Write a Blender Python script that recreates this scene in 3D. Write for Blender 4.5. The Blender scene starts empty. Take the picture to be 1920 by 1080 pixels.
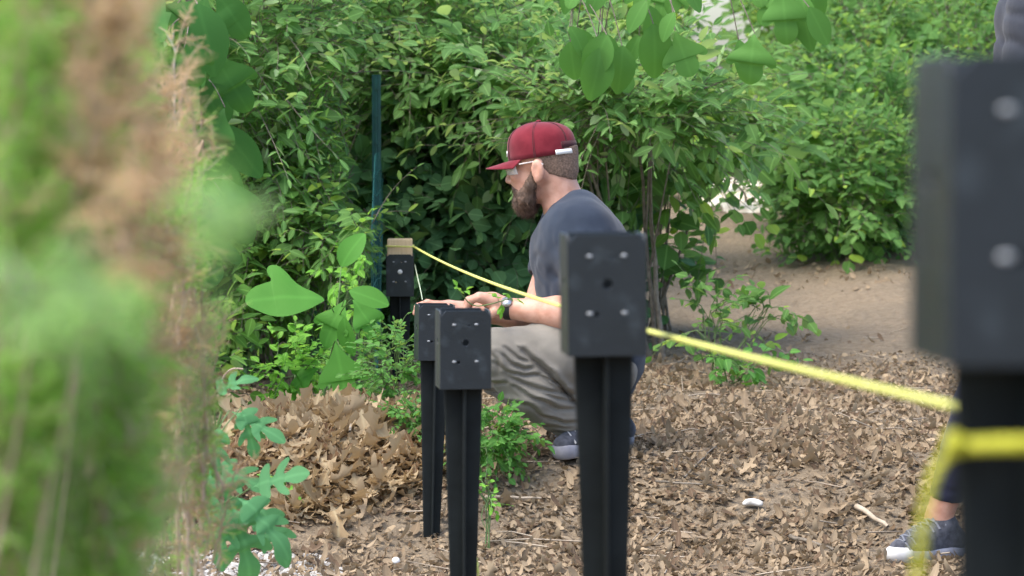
import bpy, bmesh, math, random
import numpy as np
from mathutils import Vector, Matrix
from mathutils.geometry import tessellate_polygon

# ------------------------------------------------------------ camera, light
SC = bpy.context.scene
COL = SC.collection
F = 6000.0                      # focal length in photo pixels (1920 wide)
CZ = 1.2
PIT = math.atan(320 / F)
cam_d = bpy.data.cameras.new('camera')
cam = bpy.data.objects.new('camera', cam_d)
COL.objects.link(cam)
cam.location = (0, 0, CZ)
cam.rotation_euler = (math.pi / 2 - PIT, 0, 0)
cam_d.sensor_width = 36
cam_d.lens = 36 * F / 1920
cam_d.clip_start = 0.05
cam_d.clip_end = 500
cam_d.dof.use_dof = True
cam_d.dof.focus_distance = 8.6
cam_d.dof.aperture_fstop = 8.5
SC.camera = cam

SUN_EL, SUN_AZ = math.radians(62), math.radians(-125)    # azimuth from +y towards +x
world = bpy.data.worlds.new('World')
SC.world = world
world.use_nodes = True
wn = world.node_tree
sky = wn.nodes.new('ShaderNodeTexSky')
sky.sky_type = 'NISHITA'
sky.sun_disc = False
sky.sun_elevation = SUN_EL
sky.sun_rotation = SUN_AZ
sky.air_density = 1.0
sky.dust_density = 3.0
wn.links.new(sky.outputs[0], wn.nodes['Background'].inputs[0])
wn.nodes['Background'].inputs[1].default_value = 0.15
sd = bpy.data.lights.new('sun', 'SUN')
sd.energy = 1.15
sd.angle = math.radians(40)
sd.color = (1.0, 0.93, 0.8)
sun = bpy.data.objects.new('sun', sd)
COL.objects.link(sun)
sdir = Vector((math.sin(SUN_AZ) * math.cos(SUN_EL), math.cos(SUN_AZ) * math.cos(SUN_EL), math.sin(SUN_EL)))
sun.rotation_euler = sdir.to_track_quat('Z', 'Y').to_euler()
sun.location = (-5, 8, 12)
SC.render.engine = 'CYCLES'
SC.view_settings.view_transform = 'Standard'
SC.view_settings.look = 'None'
SC.view_settings.exposure = 1.52
SC.view_settings.gamma = 1

rng = np.random.default_rng(7)
random.seed(7)

FW = np.array([0, math.cos(PIT), -math.sin(PIT)])
UP = np.array([0, math.sin(PIT), math.cos(PIT)])


def P(px, py, d):
    """world point seen at photo pixel (px,py), d metres ahead"""
    r = np.array([1.0, 0, 0]) * (px - 960) / F - UP * (py - 540) / F + FW
    return r * (d / r[1]) + np.array([0, 0, CZ])


def V(a):
    return Vector((float(a[0]), float(a[1]), float(a[2])))


# ------------------------------------------------------------ noise in numpy
_perm = np.random.default_rng(3).random(4096)


def _h(i, j, k):
    return _perm[(i * 73 + j * 179 + k * 283 + (i * j) % 97) % 4096]


def vnoise(x, y, z=0.0):
    x = np.asarray(x, float); y = np.asarray(y, float); z = np.asarray(z, float) + np.zeros_like(x)
    xi, yi, zi = np.floor(x).astype(int), np.floor(y).astype(int), np.floor(z).astype(int)
    fx, fy, fz = x - xi, y - yi, z - zi
    fx, fy, fz = fx * fx * (3 - 2 * fx), fy * fy * (3 - 2 * fy), fz * fz * (3 - 2 * fz)
    r = 0
    for a in (0, 1):
        for b in (0, 1):
            for c in (0, 1):
                w = (fx if a else 1 - fx) * (fy if b else 1 - fy) * (fz if c else 1 - fz)
                r = r + w * _h(xi + a, yi + b, zi + c)
    return r * 2 - 1


def gz(x, y):
    """terrain height"""
    x = np.asarray(x, float); y = np.asarray(y, float)
    r = 0
    for o in (-.1, 0, .1):
        r = r + np.interp(y + o, [-6, 1, 3, 5, 6.1, 7.9, 8.52, 9.05, 9.3, 11.4, 13.2, 15.5, 18, 23, 30, 60, 200],
                          [-.65, -.68, -.75, -.92, -1.06, -1.19, -1.165, -.975, -.96, -.945, -.88, -.72, -.5, -.32, -.25, -.2, -.2])
    z = CZ + r / 3
    # low mound where the oak leaves have gathered, left of the row of spikes
    z = z + .05 * np.exp(-((x + .5) / .35) ** 2 - ((y - 9.3) / .45) ** 2)
    z = z - .05 * np.exp(-((x - .02) / .12) ** 2 - ((y - 9.75) / .2) ** 2)
    z = z + .11 * np.clip((x - 1.2) / 1.2, 0, 1) * np.clip((y - 11) / 4, 0, 1)
    z = z + .012 * vnoise(x * 3, y * 3) + .006 * vnoise(x * 11, y * 11, 5.)
    z = z + .06 * np.clip((y - 11) / 6, 0, 1) * vnoise(x * .9, y * .5, 9.)
    return z


# ------------------------------------------------------------ materials
def mat(name):
    m = bpy.data.materials.new(name)
    m.use_nodes = True
    nt = m.node_tree
    return m, nt, nt.nodes['Principled BSDF']


def N(nt, t, **kw):
    n = nt.nodes.new(t)
    for k, v in kw.items():
        if isinstance(k, str) and k.startswith('i_'):
            n.inputs[k[2:]].default_value = v
        else:
            setattr(n, k, v)
    return n


def noise_fac(nt, scale, lo, hi, detail=4, coord='Object', dist=0):
    tc = N(nt, 'ShaderNodeTexCoord')
    nz = N(nt, 'ShaderNodeTexNoise')
    nz.inputs['Scale'].default_value = scale
    nz.inputs['Detail'].default_value = detail
    nz.inputs['Distortion'].default_value = dist
    nt.links.new(tc.outputs[coord], nz.inputs['Vector'])
    mr = N(nt, 'ShaderNodeMapRange')
    mr.inputs[1].default_value = lo
    mr.inputs[2].default_value = hi
    nt.links.new(nz.outputs[0], mr.inputs[0])
    return mr.outputs[0], nz


def mixc(nt, f, a, b):
    m = N(nt, 'ShaderNodeMix', data_type='RGBA')
    for s, v in ((0, f), (6, a), (7, b)):
        if hasattr(v, 'is_output') or isinstance(v, bpy.types.NodeSocket):
            nt.links.new(v, m.inputs[s])
        else:
            m.inputs[s].default_value = v if s == 0 else (*v, 1)
    return m.outputs[2]


def simple(name, c1, c2, scale=20, rough=.6, bump=0, bscale=None, lo=.35, hi=.65, spec=.5, metal=0, sheen=0):
    m, nt, b = mat(name)
    f, _ = noise_fac(nt, scale, lo, hi)
    nt.links.new(mixc(nt, f, c1, c2), b.inputs['Base Color'])
    b.inputs['Roughness'].default_value = rough
    b.inputs['Specular IOR Level'].default_value = spec
    b.inputs['Metallic'].default_value = metal
    if sheen:
        b.inputs['Sheen Weight'].default_value = sheen
    if bump:
        _, nz = noise_fac(nt, bscale or scale * 4, 0, 1)
        bp = N(nt, 'ShaderNodeBump')
        bp.inputs['Strength'].default_value = 1
        bp.inputs['Distance'].default_value = bump
        nt.links.new(nz.outputs[0], bp.inputs['Height'])
        nt.links.new(bp.outputs[0], b.inputs['Normal'])
    return m


def leafmat(name, c1, c2, under, trans=.35, rough=.45, vein=.35, spec=.4, c3=None, p3=.06, tint=(1.25, 1.3, .6)):
    m, nt, b = mat(name)
    geo = N(nt, 'ShaderNodeNewGeometry')
    base = mixc(nt, geo.outputs['Random Per Island'], c1, c2)
    f, _ = noise_fac(nt, 2.2, .35, .65)
    cd = tuple(v * .72 for v in c1)
    half = N(nt, 'ShaderNodeMath', operation='MULTIPLY'); half.inputs[1].default_value = .45
    nt.links.new(f, half.inputs[0])
    base = mixc(nt, half.outputs[0], base, cd)
    if c3:
        mu = N(nt, 'ShaderNodeMath', operation='MULTIPLY'); mu.inputs[1].default_value = 7.31
        nt.links.new(geo.outputs['Random Per Island'], mu.inputs[0])
        fr = N(nt, 'ShaderNodeMath', operation='FRACT'); nt.links.new(mu.outputs[0], fr.inputs[0])
        lt = N(nt, 'ShaderNodeMath', operation='LESS_THAN'); lt.inputs[1].default_value = p3
        nt.links.new(fr.outputs[0], lt.inputs[0])
        base = mixc(nt, lt.outputs[0], base, c3)
    # midrib and side veins from the leaf's own UV (u across, v along)
    uv = N(nt, 'ShaderNodeUVMap'); uv.uv_map = 'uv'
    sp = N(nt, 'ShaderNodeSeparateXYZ'); nt.links.new(uv.outputs[0], sp.inputs[0])
    ab = N(nt, 'ShaderNodeMath', operation='ABSOLUTE'); nt.links.new(sp.outputs[0], ab.inputs[0])
    mr = N(nt, 'ShaderNodeMapRange'); mr.inputs[1].default_value = .0; mr.inputs[2].default_value = .045
    mr.inputs[3].default_value = vein; mr.inputs[4].default_value = 0
    nt.links.new(ab.outputs[0], mr.inputs[0])
    s1 = N(nt, 'ShaderNodeMath', operation='SUBTRACT'); nt.links.new(sp.outputs[1], s1.inputs[0]); nt.links.new(ab.outputs[0], s1.inputs[1])
    s2 = N(nt, 'ShaderNodeMath', operation='MULTIPLY'); nt.links.new(s1.outputs[0], s2.inputs[0]); s2.inputs[1].default_value = 44
    s3 = N(nt, 'ShaderNodeMath', operation='SINE'); nt.links.new(s2.outputs[0], s3.inputs[0])
    m2 = N(nt, 'ShaderNodeMapRange'); m2.inputs[1].default_value = .86; m2.inputs[2].default_value = 1
    m2.inputs[3].default_value = 0; m2.inputs[4].default_value = vein * .13
    nt.links.new(s3.outputs[0], m2.inputs[0])
    mx = N(nt, 'ShaderNodeMath', operation='MAXIMUM'); nt.links.new(mr.outputs[0], mx.inputs[0]); nt.links.new(m2.outputs[0], mx.inputs[1])
    pale = tuple(min(1, v * 2.2 + .03) for v in c2)
    base = mixc(nt, mx.outputs[0], base, pale)
    base = mixc(nt, geo.outputs['Backfacing'], base, under)
    nt.links.new(base, b.inputs['Base Color'])
    b.inputs['Roughness'].default_value = rough
    b.inputs['Specular IOR Level'].default_value = spec
    bp = N(nt, 'ShaderNodeBump'); bp.inputs['Strength'].default_value = .04; bp.inputs['Distance'].default_value = .001
    nt.links.new(s3.outputs[0], bp.inputs['Height'])
    nt.links.new(bp.outputs[0], b.inputs['Normal'])
    if trans:
        tr = N(nt, 'ShaderNodeBsdfTranslucent')
        tm = N(nt, 'ShaderNodeMix', data_type='RGBA', blend_type='MULTIPLY')
        tm.inputs[0].default_value = 1
        nt.links.new(base, tm.inputs[6]); tm.inputs[7].default_value = (tint[0] * 1.3, tint[1] * 1.3, tint[2] * 1.3, 1)
        nt.links.new(tm.outputs[2], tr.inputs[0])
        ms = N(nt, 'ShaderNodeMixShader'); ms.inputs[0].default_value = trans
        nt.links.new(b.outputs[0], ms.inputs[1]); nt.links.new(tr.outputs[0], ms.inputs[2])
        nt.links.new(ms.outputs[0], nt.nodes['Material Output'].inputs[0])
    return m


M_bark = simple('bark', (.12, .1, .075), (.22, .19, .15), 40, .85, .002)
M_twig = simple('green_twig', (.07, .085, .035), (.13, .11, .06), 30, .7)
M_greentwig = simple('fresh_stem', (.09, .17, .05), (.13, .2, .07), 30, .6)
M_jtwig = simple('juniper_twig', (.34, .25, .17), (.46, .36, .26), 40, .8)
L_mid = leafmat('leaf_mid', (.08, .19, .04), (.14, .29, .065), (.17, .28, .1), trans=.42, spec=0.090, rough=.55, c3=(.24, .38, .07), p3=.06)
L_silver = leafmat('leaf_silver', (.095, .21, .06), (.155, .3, .09), (.25, .35, .19), trans=.42, rough=.5, spec=0.132, c3=(.3, .42, .22), p3=.05)
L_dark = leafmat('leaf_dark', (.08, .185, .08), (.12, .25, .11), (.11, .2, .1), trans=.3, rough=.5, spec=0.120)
L_right = leafmat('leaf_right', (.08, .185, .05), (.145, .28, .08), (.17, .28, .12), trans=.42, spec=0.090, rough=.55, c3=(.28, .42, .07), p3=.05)
L_far = leafmat('leaf_far', (.1, .205, .055), (.17, .3, .085), (.19, .32, .1), c3=(.42, .5, .06), p3=.08, trans=.45, spec=0.060)
L_big = leafmat('leaf_sassafras', (.085, .26, .045), (.11, .31, .06), (.15, .28, .09), vein=.1, rough=.55, spec=0.090, trans=.35)
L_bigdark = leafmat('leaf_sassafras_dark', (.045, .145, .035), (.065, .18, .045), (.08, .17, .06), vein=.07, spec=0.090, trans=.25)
L_bough = leafmat('leaf_bough', (.075, .2, .045), (.12, .28, .065), (.1, .2, .07), vein=.07, spec=0.090, trans=.3)
L_lime = leafmat('leaf_lime', (.14, .36, .05), (.21, .45, .07), (.21, .39, .1), spec=0.120, trans=.4)
L_blue = leafmat('leaf_bluegreen', (.07, .22, .1), (.1, .27, .12), (.15, .28, .15), vein=.15, rough=.6, spec=0.090)
L_weed = leafmat('leaf_weed', (.085, .24, .05), (.14, .32, .07), (.16, .28, .09), spec=0.120)
L_junG = leafmat('juniper_green', (.2, .38, .1), (.34, .52, .16), (.26, .42, .14), trans=.5, vein=0, spec=0.060)
L_junB = leafmat('juniper_brown', (.46, .31, .16), (.62, .45, .26), (.5, .37, .22), trans=.45, vein=0, tint=(1, 1, 1), spec=0.060)
L_junL = leafmat('juniper_bright', (.32, .6, .2), (.45, .7, .28), (.4, .62, .25), trans=.4, vein=0, spec=0.120)
L_dry = leafmat('dry_leaf', (.19, .14, .09), (.4, .315, .215), (.34, .27, .185), trans=.12, rough=.85, vein=.08, spec=.08, c3=(.13, .09, .06), p3=.2, tint=(1, .92, .8))
L_oak = leafmat('dry_oak_leaf', (.23, .16, .085), (.54, .43, .275), (.44, .34, .22), trans=.2, rough=.75, vein=.12, spec=.1, c3=(.15, .09, .05), p3=.18, tint=(1, .88, .65))
L_chip = leafmat('leaf_fragment', (.22, .16, .1), (.42, .33, .22), (.32, .25, .17), trans=0, rough=.9, vein=.0, spec=.08, c3=(.13, .09, .055), p3=.22)


# ------------------------------------------------------------ object helpers
def link(o, parent=None):
    COL.objects.link(o)
    if parent:
        o.parent = parent
        o.matrix_parent_inverse = Matrix.Translation(-parent.location) if parent.type == 'EMPTY' and parent.rotation_euler[2] == 0 else parent.matrix_basis.inverted()
    return o


def tag(o, label=None, cat=None, group=None, kind=None):
    for k, v in (('label', label), ('category', cat), ('group', group), ('kind', kind)):
        if v:
            o[k] = v
    return o


def thing(name, label, cat, loc, group=None):
    o = bpy.data.objects.new(name, None)
    o.empty_display_size = .05
    o.location = V(loc)
    COL.objects.link(o)
    return tag(o, label, cat, group)


def mesh_np(name, v, f, m, parent=None, uv=None, smooth=True):
    """v (n,3); f (k,3|4) faces; uv per vertex"""
    me = bpy.data.meshes.new(name)
    v = np.asarray(v, np.float32); f = np.asarray(f, np.int32)
    k = f.shape[1]
    me.vertices.add(len(v)); me.vertices.foreach_set('co', v.ravel())
    me.loops.add(f.size); me.loops.foreach_set('vertex_index', f.ravel())
    me.polygons.add(len(f))
    me.polygons.foreach_set('loop_start', np.arange(0, f.size, k, dtype=np.int32))
    me.polygons.foreach_set('loop_total', np.full(len(f), k, np.int32))
    if uv is not None:
        l = me.uv_layers.new(name='uv')
        l.data.foreach_set('uv', np.asarray(uv, np.float32)[f.ravel()].ravel())
    me.polygons.foreach_set('use_smooth', np.full(len(f), smooth))
    me.update(calc_edges=True)
    me.validate()
    me.materials.append(m)
    o = bpy.data.objects.new(name, me)
    return link(o, parent)


def bm_obj(name, bm, m, parent=None, smooth=False):
    me = bpy.data.meshes.new(name)
    bmesh.ops.recalc_face_normals(bm, faces=bm.faces)
    bm.to_mesh(me); bm.free()
    for p in me.polygons:
        p.use_smooth = smooth
    me.materials.append(m)
    o = bpy.data.objects.new(name, me)
    return link(o, parent)


def tube(pts, rad, n=6, cap=True):
    """swept tube, returns v,f(quads)"""
    pts = np.asarray(pts, float)
    rad = np.broadcast_to(np.asarray(rad, float), (len(pts),))
    t = np.gradient(pts, axis=0); t /= np.linalg.norm(t, axis=1)[:, None] + 1e-9
    ref = np.array([0, 0, 1.0]) if abs(t[0][2]) < .9 else np.array([1.0, 0, 0])
    a = np.cross(t, ref); a /= np.linalg.norm(a, axis=1)[:, None] + 1e-9
    b = np.cross(t, a)
    ang = np.linspace(0, 2 * math.pi, n, endpoint=False)
    v = pts[:, None] + rad[:, None, None] * (np.cos(ang)[None, :, None] * a[:, None] + np.sin(ang)[None, :, None] * b[:, None])
    v = v.reshape(-1, 3)
    f = []
    for i in range(len(pts) - 1):
        for j in range(n):
            f.append((i * n + j, i * n + (j + 1) % n, (i + 1) * n + (j + 1) % n, (i + 1) * n + j))
    if cap:
        m_ = len(v)
        v = np.vstack([v, pts[:1], pts[-1:]])
        L = (len(pts) - 1) * n
        for j in range(0, n):
            f.append((m_, (j + 1) % n, j, j)); f.append((m_ + 1, L + j, L + (j + 1) % n, L + (j + 1) % n))
    return v, f


class Tubes:
    def __init__(s): s.v = []; s.f = []; s.n = 0

    def add(s, pts, rad, n=5):
        v, f = tube(pts, rad, n, cap=False)
        s.v.append(v); s.f.append(np.array(f) + s.n); s.n += len(v)

    def addmany(s, pts, rad):
        """pts (S,K,3), rad (K,) : 3-sided tubes, vectorised"""
        S, K, _ = pts.shape
        if S == 0: return
        t = np.gradient(pts, axis=1); t /= np.linalg.norm(t, axis=2)[..., None] + 1e-9
        a = np.cross(t, np.array([.3, .2, .93])); a /= np.linalg.norm(a, axis=2)[..., None] + 1e-9
        b = np.cross(t, a)
        ang = np.linspace(0, 2 * math.pi, 3, endpoint=False)
        v = pts[:, :, None] + np.asarray(rad)[None, :, None, None] * (np.cos(ang)[None, None, :, None] * a[:, :, None] + np.sin(ang)[None, None, :, None] * b[:, :, None])
        f = []
        for i in range(K - 1):
            for j in range(3):
                f.append((i * 3 + j, i * 3 + (j + 1) % 3, (i + 1) * 3 + (j + 1) % 3, (i + 1) * 3 + j))
        f = np.array(f)[None] + (np.arange(S) * K * 3)[:, None, None]
        s.v.append(v.reshape(-1, 3)); s.f.append(f.reshape(-1, 4) + s.n); s.n += S * K * 3

    def build(s, name, m, parent=None):
        return mesh_np(name, np.vstack(s.v), np.vstack(s.f), m, parent)


# ------------------------------------------------------------ leaf templates
def simple_leaf(wfun, n=4, fold=.12, curl=.18):
    """unit length along +y, faces up +z; returns v, f(quads), uv"""
    v = []; uv = []
    for i in range(n + 1):
        t = i / n
        w = wfun(t)
        z = -curl * t * t
        for s in (-1, 0, 1):
            v.append((s * w, t, z + abs(s) * fold * w)); uv.append((s * w, t))
    f = []
    for i in range(n):
        a = i * 3
        f += [(a, a + 1, a + 4, a + 3), (a + 1, a + 2, a + 5, a + 4)]
    return np.array(v, float), np.array(f), np.array(uv)


def outline_leaf(pts, fold=.1, curl=.2, wave=0):
    """half or full outlines -> triangles"""
    tri = tessellate_polygon([[Vector((p[0], p[1], 0)) for p in pts]])
    v = []
    for x, y in pts:
        v.append((x, y, -curl * y * y + fold * abs(x) + wave * math.sin(9 * y + 5 * x)))
    f = []
    for t in tri:
        a, b, c = t
        ar = (pts[b][0] - pts[a][0]) * (pts[c][1] - pts[a][1]) - (pts[b][1] - pts[a][1]) * (pts[c][0] - pts[a][0])
        f.append((a, b, c) if ar > 0 else (a, c, b))
    return np.array(v, float), np.array(f), np.array(pts, float)


def mirror(h):
    return h + [(-x, y) for x, y in reversed(h) if x > 1e-6]


def smooth_outline(pts, it=1):
    for _ in range(it):
        q = []
        for i in range(len(pts)):
            a, b = pts[i], pts[(i + 1) % len(pts)]
            q += [(a[0] * .75 + b[0] * .25, a[1] * .75 + b[1] * .25), (a[0] * .25 + b[0] * .75, a[1] * .25 + b[1] * .75)]
        pts = q
    return pts


T_ell = simple_leaf(lambda t: .2 * math.sin(math.pi * min(1, t * .93 + .02)) ** .8 + .004, 4, .25, .25)
T_lance = simple_leaf(lambda t: .145 * math.sin(math.pi * (t * .96 + .02)) ** .9 + .003, 4, .3, .3)
T_ovate = simple_leaf(lambda t: .33 * math.sin(math.pi * min(1, (t * .97 + .015)) ** .8) ** .75 + .004, 4, .15, .22)
T_round = simple_leaf(lambda t: .45 * math.sqrt(max(0, 1 - (2 * t - 1) ** 2)) + .01, 4, .12, .12)
T_needle = simple_leaf(lambda t: .05 + .03 * math.sin(math.pi * t), 1, .5, .1)
T_far = simple_leaf(lambda t: .3 * math.sin(math.pi * t) + .01, 2, .2, .2)
# three-lobed and mitten sassafras leaves
sas3 = smooth_outline(mirror([(0.0, 0.0), (.06, .12), (.2, .3), (.42, .5), (.47, .66), (.38, .71), (.25, .62), (.2, .66), (.24, .82), (.17, .97), (0.0, 1.05)]), 2)
sas2 = smooth_outline([(0, 0), (.08, .14), (.2, .34), (.44, .52), (.5, .68), (.4, .74), (.26, .66), (.24, .76), (.2, .93), (.04, 1.04), (-.12, .96), (-.26, .74), (-.3, .5), (-.2, .26), (-.08, .1)], 2)
T_s3 = outline_leaf(sas3, .22, .18, .02)
T_s2 = outline_leaf(sas2, .22, .18, .02)
T_s1 = simple_leaf(lambda t: .3 * math.sin(math.pi * min(1, t * .97 + .01)) ** .7 + .004, 8, .2, .3)
# ferny deep-cut leaf
mug = mirror([(0, 0), (.03, .18), (.2, .2), (.32, .34), (.3, .42), (.08, .38), (.06, .46), (.26, .56), (.36, .74), (.3, .78), (.09, .62), (.08, .7), (.17, .86), (.13, 1.0), (0.0, 1.12)])
T_mug = outline_leaf(smooth_outline(mug, 1), .25, .3, .02)
oak = mirror([(0, 0), (.03, .12), (.16, .16), (.2, .24), (.07, .3), (.08, .38), (.28, .42), (.36, .52), (.13, .54), (.13, .62), (.3, .7), (.32, .78), (.12, .8), (.14, .9), (0.03, 1.0)])
T_oakf = outline_leaf(oak, .5, .25, .05)
oakc = outline_leaf(oak, -1.0, -.35, .12)
T_oakc = oakc


def curled(wfun, n, cols, bx, by, twist=0.0, cup=.0):
    """leaf grid rolled across (bx radians) and along (by radians)"""
    v = []; uv = []; f = []
    k = len(cols)
    for i in range(n + 1):
        t = i / n
        w = wfun(t)
        for c in cols:
            x = c * w
            a = x * bx
            xx = math.sin(a) / bx; zz = (1 - math.cos(a)) / bx * (1 if bx > 0 else -1) * (1 if bx > 0 else -1)
            b = t * by
            yy = math.sin(b) / by - zz * math.sin(b); z2 = (1 - math.cos(b)) / by + zz * math.cos(b)
            tw = twist * (t - .5)
            v.append((xx * math.cos(tw) - z2 * math.sin(tw) * .5, yy, z2 * math.cos(tw) + xx * math.sin(tw) + cup * math.sin(7 * t + 3 * c)))
            uv.append((c * w, t))
    for i in range(n):
        for j in range(k - 1):
            a = i * k + j
            f.append((a, a + 1, a + 1 + k, a + k))
    return np.array(v, float), np.array(f), np.array(uv)


def w_oak(t): return (.1 + .22 * math.sin(math.pi * min(1, t * .98 + .01)) ** .7) * (1 - .68 * abs(math.cos(math.pi * 3.2 * t)) ** 1.2) * (1 if t > .1 else .25)
def w_frag(t): return .3 * math.sin(math.pi * (t * .9 + .06)) ** .6 * (1 - .35 * abs(math.sin(7.3 * t + 1)))
def w_plain(t): return .3 * math.sin(math.pi * (t * .96 + .02)) ** .8 + .003
C5 = (-1, -.5, 0, .5, 1)
T_ok = [curled(w_oak, 13, C5, 2.6, 1.1, .6, .02), curled(w_oak, 13, C5, -2.2, .7, -.5, .03), curled(w_oak, 13, C5, 3.4, -1.3, .9, .03), curled(w_oak, 13, C5, 1.2, -.6, .3, .03)]
T_fr = [curled(w_frag, 5, (-1, 0, 1), 2.5, 1.3, .8), curled(w_frag, 5, (-1, 0, 1), -2, -1.2, -.6), curled(w_plain, 5, (-1, 0, 1), 2.2, .9, .4), curled(lambda t: .5 * w_frag(1 - t) + .12, 4, (-1, 0, 1), 1.5, -1.5, 1)]
frag = [(0, 0), (.3, .06), (.22, .3), (.42, .46), (.26, .62), (.3, .88), (.04, 1), (-.1, .72), (-.38, .66), (-.2, .4), (-.34, .2)]
T_frag = outline_leaf(frag, .5, .5, .08)
T_frag2 = outline_leaf([(0, 0), (.34, .2), (.4, .62), (.12, 1), (-.28, .8), (-.36, .35)], -.6, .5, .1)


def leaves(pos, ydir, nrm, size, T, jitter=None):
    """instances of template T: returns v,f,uv"""
    tv, tf, tu = T
    n = len(pos)
    y = ydir / (np.linalg.norm(ydir, axis=1)[:, None] + 1e-9)
    x = np.cross(y, nrm); x /= np.linalg.norm(x, axis=1)[:, None] + 1e-9
    z = np.cross(x, y)
    sz = np.broadcast_to(np.asarray(size, float), (n,))[:, None, None]
    wj = rng.uniform(.8, 1.15, n)[:, None, None]
    cj = rng.uniform(.2, 1.9, n)[:, None, None]
    v = pos[:, None] + sz * (tv[None, :, 0:1] * x[:, None] * wj + tv[None, :, 1:2] * y[:, None] + tv[None, :, 2:3] * z[:, None] * cj)
    f = tf[None] + (np.arange(n) * len(tv))[:, None, None]
    return v.reshape(-1, 3), f.reshape(-1, tf.shape[1]), np.tile(tu, (n, 1))


def unit(a):
    return a / (np.linalg.norm(a, axis=-1)[..., None] + 1e-9)


# worn clearings kept open beside the posts (metres: x0, x1, y0, y1, z0, z1)
CLEAR = [(-.575, -.44, 10.4, 12.25, .9, 1.34), (-.55, -.45, 10.9, 12.25, .25, .6), (-.475, -.3, 10.3, 11.6, .3, .86), (-.34, -.05, 10.2, 11.9, .3, .95)]


def sprays(base, dirs, length, K, size, T, droop=.25, spread=.9, twigr=.0022, tubes=None, upn=1.0, termin=True, jn=.45):
    """leafy twigs. base (S,3), dirs (S,3), length (S,)"""
    S = len(base)
    dirs = unit(dirs)
    t = np.linspace(0, 1, K)[None, :, None]
    L = np.asarray(length)[:, None, None]
    wig = rng.normal(0, .05, (S, 1, 3)) * np.sin(t * 3.1)
    pts = base[:, None] + dirs[:, None] * L * t + wig * L - np.array([0, 0, 1.0]) * droop * L * t ** 2
    ok = np.ones(S, bool)
    for x0, x1, y0, y1, z0, z1 in CLEAR:
        q = (pts[..., 0] > x0) & (pts[..., 0] < x1) & (pts[..., 1] > y0) & (pts[..., 1] < y1) & (pts[..., 2] > z0) & (pts[..., 2] < z1)
        ok &= ~q[:, 1:].any(axis=1)
    if ok.any():
        pts = pts[ok]; L = L[ok]; S = int(ok.sum())
    if tubes is not None:
        tubes.addmany(pts, np.linspace(twigr, twigr * .35, K))
    tan = unit(np.gradient(pts, axis=1))
    side = unit(np.cross(tan, np.array([0, 0, 1.0]) + rng.normal(0, .25, (S, 1, 3))))
    sgn = np.where(np.arange(K) % 2 == 0, 1, -1)[None, :, None]
    yd = tan * (1 - .35 * spread) + side * sgn * spread + rng.normal(0, .36, (S, K, 3)) - np.array([0, 0, .12])
    if termin:
        yd[:, -1] = tan[:, -1]
    nr = np.array([0, -.35, upn]) + rng.normal(0, jn, (S, K, 3))
    sz = size * rng.lognormal(0, .2, (S, 1)) * rng.uniform(.6, 1.2, (S, K)) * (1 - .25 * np.linspace(0, 1, K)[None] ** 3)
    keep = (rng.random((S, K)) > .08)
    keep[:, 0] = False
    return leaves(pts[keep], yd[keep], nr[keep], sz[keep], T)


def join(parts):
    v = []; f = []; u = []; n = 0
    for a, b, c in parts:
        v.append(a); f.append(b + n); u.append(c); n += len(a)
    return np.vstack(v), np.vstack(f), np.vstack(u)


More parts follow.
